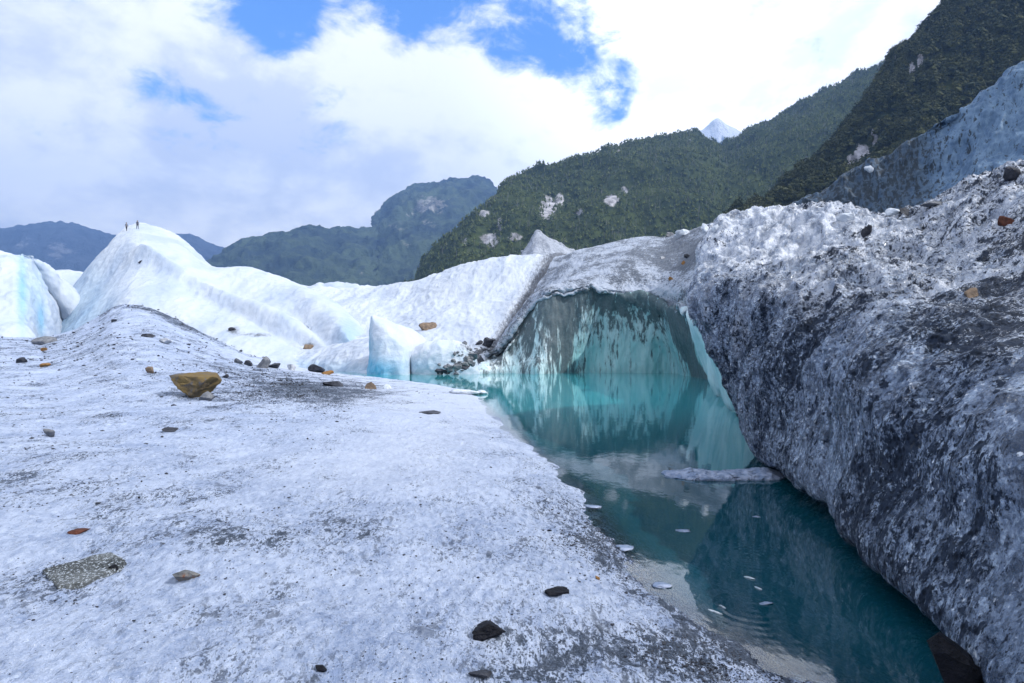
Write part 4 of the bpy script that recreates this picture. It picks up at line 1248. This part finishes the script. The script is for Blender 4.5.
# ------------------------------------------------------------------ haze
def haze():
    lo = np.array([-8500, -1200, -7.0]); hi = np.array([8500, 8000, 2200.0])
    c = [[x, y, z] for x in (lo[0], hi[0]) for y in (lo[1], hi[1]) for z in (lo[2], hi[2])]
    f = np.array([[0, 1, 3, 2], [4, 6, 7, 5], [0, 4, 5, 1], [2, 3, 7, 6], [0, 2, 6, 4], [1, 5, 7, 3]])
    m = bpy.data.materials.new('thin_blue_air'); m.use_nodes = True
    t = m.node_tree; t.nodes.clear()
    out = t.nodes.new('ShaderNodeOutputMaterial'); v = t.nodes.new('ShaderNodeVolumePrincipled')
    v.inputs['Color'].default_value = (0.26, 0.48, 1.0, 1)
    v.inputs['Density'].default_value = HAZE
    v.inputs['Anisotropy'].default_value = 0.1
    t.links.new(v.outputs[0], out.inputs['Volume'])
    o = mesh_from('haze', np.array(c, float), f, m, False, recentre=False)
    tag(o, kind='stuff')


HAZE = 1.3e-4
haze()

# ------------------------------------------------------------------ sky, sun
SUN_EL, SUN_AZ = 41.0, 108.0       # azimuth clockwise from straight ahead
w = bpy.data.worlds.new('World'); scene.world = w; w.use_nodes = True
t = w.node_tree; t.nodes.clear()


class WN(N):
    def __init__(s, t):
        s.t = t; s.geo = None


n = WN(t)
out = t.nodes.new('ShaderNodeOutputWorld')
skyt = n.add('ShaderNodeTexSky'); skyt.sky_type = 'NISHITA'; skyt.sun_disc = False
skyt.sun_elevation = R(SUN_EL); skyt.sun_rotation = R(SUN_AZ)
skyt.altitude = 300; skyt.air_density = 1.0; skyt.dust_density = 0.2; skyt.ozone_density = 2.5
bg_s = n.add('ShaderNodeBackground', {'Color': n.add('ShaderNodeVectorMath', {0: skyt.outputs[0], 1: (0.5, 1.0, 1.6)}, operation='MULTIPLY').outputs[0], 'Strength': 0.15})
tc = n.add('ShaderNodeTexCoord').outputs['Generated']
sep = n.add('ShaderNodeSeparateXYZ', {'Vector': tc})
zc = n.math('MAXIMUM', sep.outputs[2], 0.0)
# a flat cloud deck overhead: direction divided by its height gives deck coordinates
den = n.math('ADD', zc, 0.28)
dx = n.math('DIVIDE', sep.outputs[0], den); dy = n.math('DIVIDE', sep.outputs[1], den)
deck = n.add('ShaderNodeCombineXYZ', {0: dx, 1: dy, 2: 0.0}).outputs[0]
puff = n.add('ShaderNodeMapping', {'Vector': tc, 'Scale': (1, 1, 1.7), 'Rotation': (0, R(-14), 0)}).outputs[0]
mid = n.noise(puff, 5.5, 12, 0.62, 0.25)
wisp = n.noise(puff, 15.0, 10, 0.66, 0.35)
cov = n.math('ADD', n.math('MULTIPLY', n.math('SUBTRACT', mid, 0.5), 1.5), n.math('MULTIPLY', n.math('SUBTRACT', wisp, 0.5), 1.1))
cov = n.math('ADD', cov, 0.50)


def gap(px, py, size):
    d = Vector(((px - 512) / F, 1, (HZ - py) / F)).normalized()
    dp = n.add('ShaderNodeVectorMath', {0: tc, 1: tuple(d)}, operation='DISTANCE').outputs['Value']
    return n.rng(dp, size, 0.0)


g = None
for (px, py, s, am) in ((262, 8, .10, .22), (290, 22, .08, .2), (300, -30, .14, .2), (395, 2, .10, .18), (450, 0, .12, .22), (520, 5, .13, .26), (575, 15, .12, .26), (505, 40, .07, .16), (598, 80, .08, .20), (617, 104, .06, .24), (630, 60, .05, .1), (560, 60, .06, .10), (150, 86, .06, .09), (170, 94, .06, .05), (205, 102, .05, .10)):
    v = n.math('MULTIPLY', gap(px, py, s), am)
    g = v if g is None else n.math('ADD', g, v)
g = n.math('MULTIPLY', n.math('MINIMUM', g, 0.30), 1.9)
cov = n.math('SUBTRACT', cov, g)
cmask = n.rng(cov, -0.12, 0.36)
tone = n.math('ADD', n.math('MULTIPLY', n.noise(puff, 3.6, 12, 0.60, 0.25), 0.72), n.math('MULTIPLY', n.noise(puff, 11.0, 10, 0.62, 0.2), 0.28))
ccol_ = n.mix(n.rng(tone, 0.41, 0.57), (0.70, 0.745, 0.85), (1.06, 1.07, 1.06))
glow = n.math('ADD', n.math('MULTIPLY', gap(705, 95, 0.40), 0.8), 1.0)   # cloud over the right-hand ridge, brightened to whiten its reflection in the water
bg_c = n.add('ShaderNodeBackground', {'Color': ccol_, 'Strength': n.math('MULTIPLY', glow, 1.06)})
mx = n.add('ShaderNodeMixShader', {0: cmask, 1: bg_s.outputs[0], 2: bg_c.outputs[0]})
t.links.new(mx.outputs[0], out.inputs['Surface'])
w.cycles.sampling_method = 'MANUAL'; w.cycles.sample_map_resolution = 512

sd = bpy.data.lights.new('sun', 'SUN'); sd.energy = 3.8; sd.angle = R(0.6); sd.color = (1.0, 0.97, 0.93)
so = bpy.data.objects.new('sun', sd); col.objects.link(so)
dirv = Vector((math.sin(R(SUN_AZ)) * math.cos(R(SUN_EL)), math.cos(R(SUN_AZ)) * math.cos(R(SUN_EL)), math.sin(R(SUN_EL))))
so.rotation_euler = dirv.to_track_quat('Z', 'Y').to_euler()
so.location = (60, -30, 60)

# ------------------------------------------------------------------ render settings
scene.view_settings.view_transform = 'Standard'; scene.view_settings.look = 'None'
scene.view_settings.exposure = 0.5; scene.view_settings.gamma = 1.0
cy = scene.cycles
cy.use_denoising = True
cy.max_bounces = 6; cy.diffuse_bounces = 3; cy.glossy_bounces = 3; cy.transparent_max_bounces = 8; cy.volume_bounces = 0
cy.caustics_reflective = False; cy.caustics_refractive = False
cy.sample_clamp_indirect = 6.0
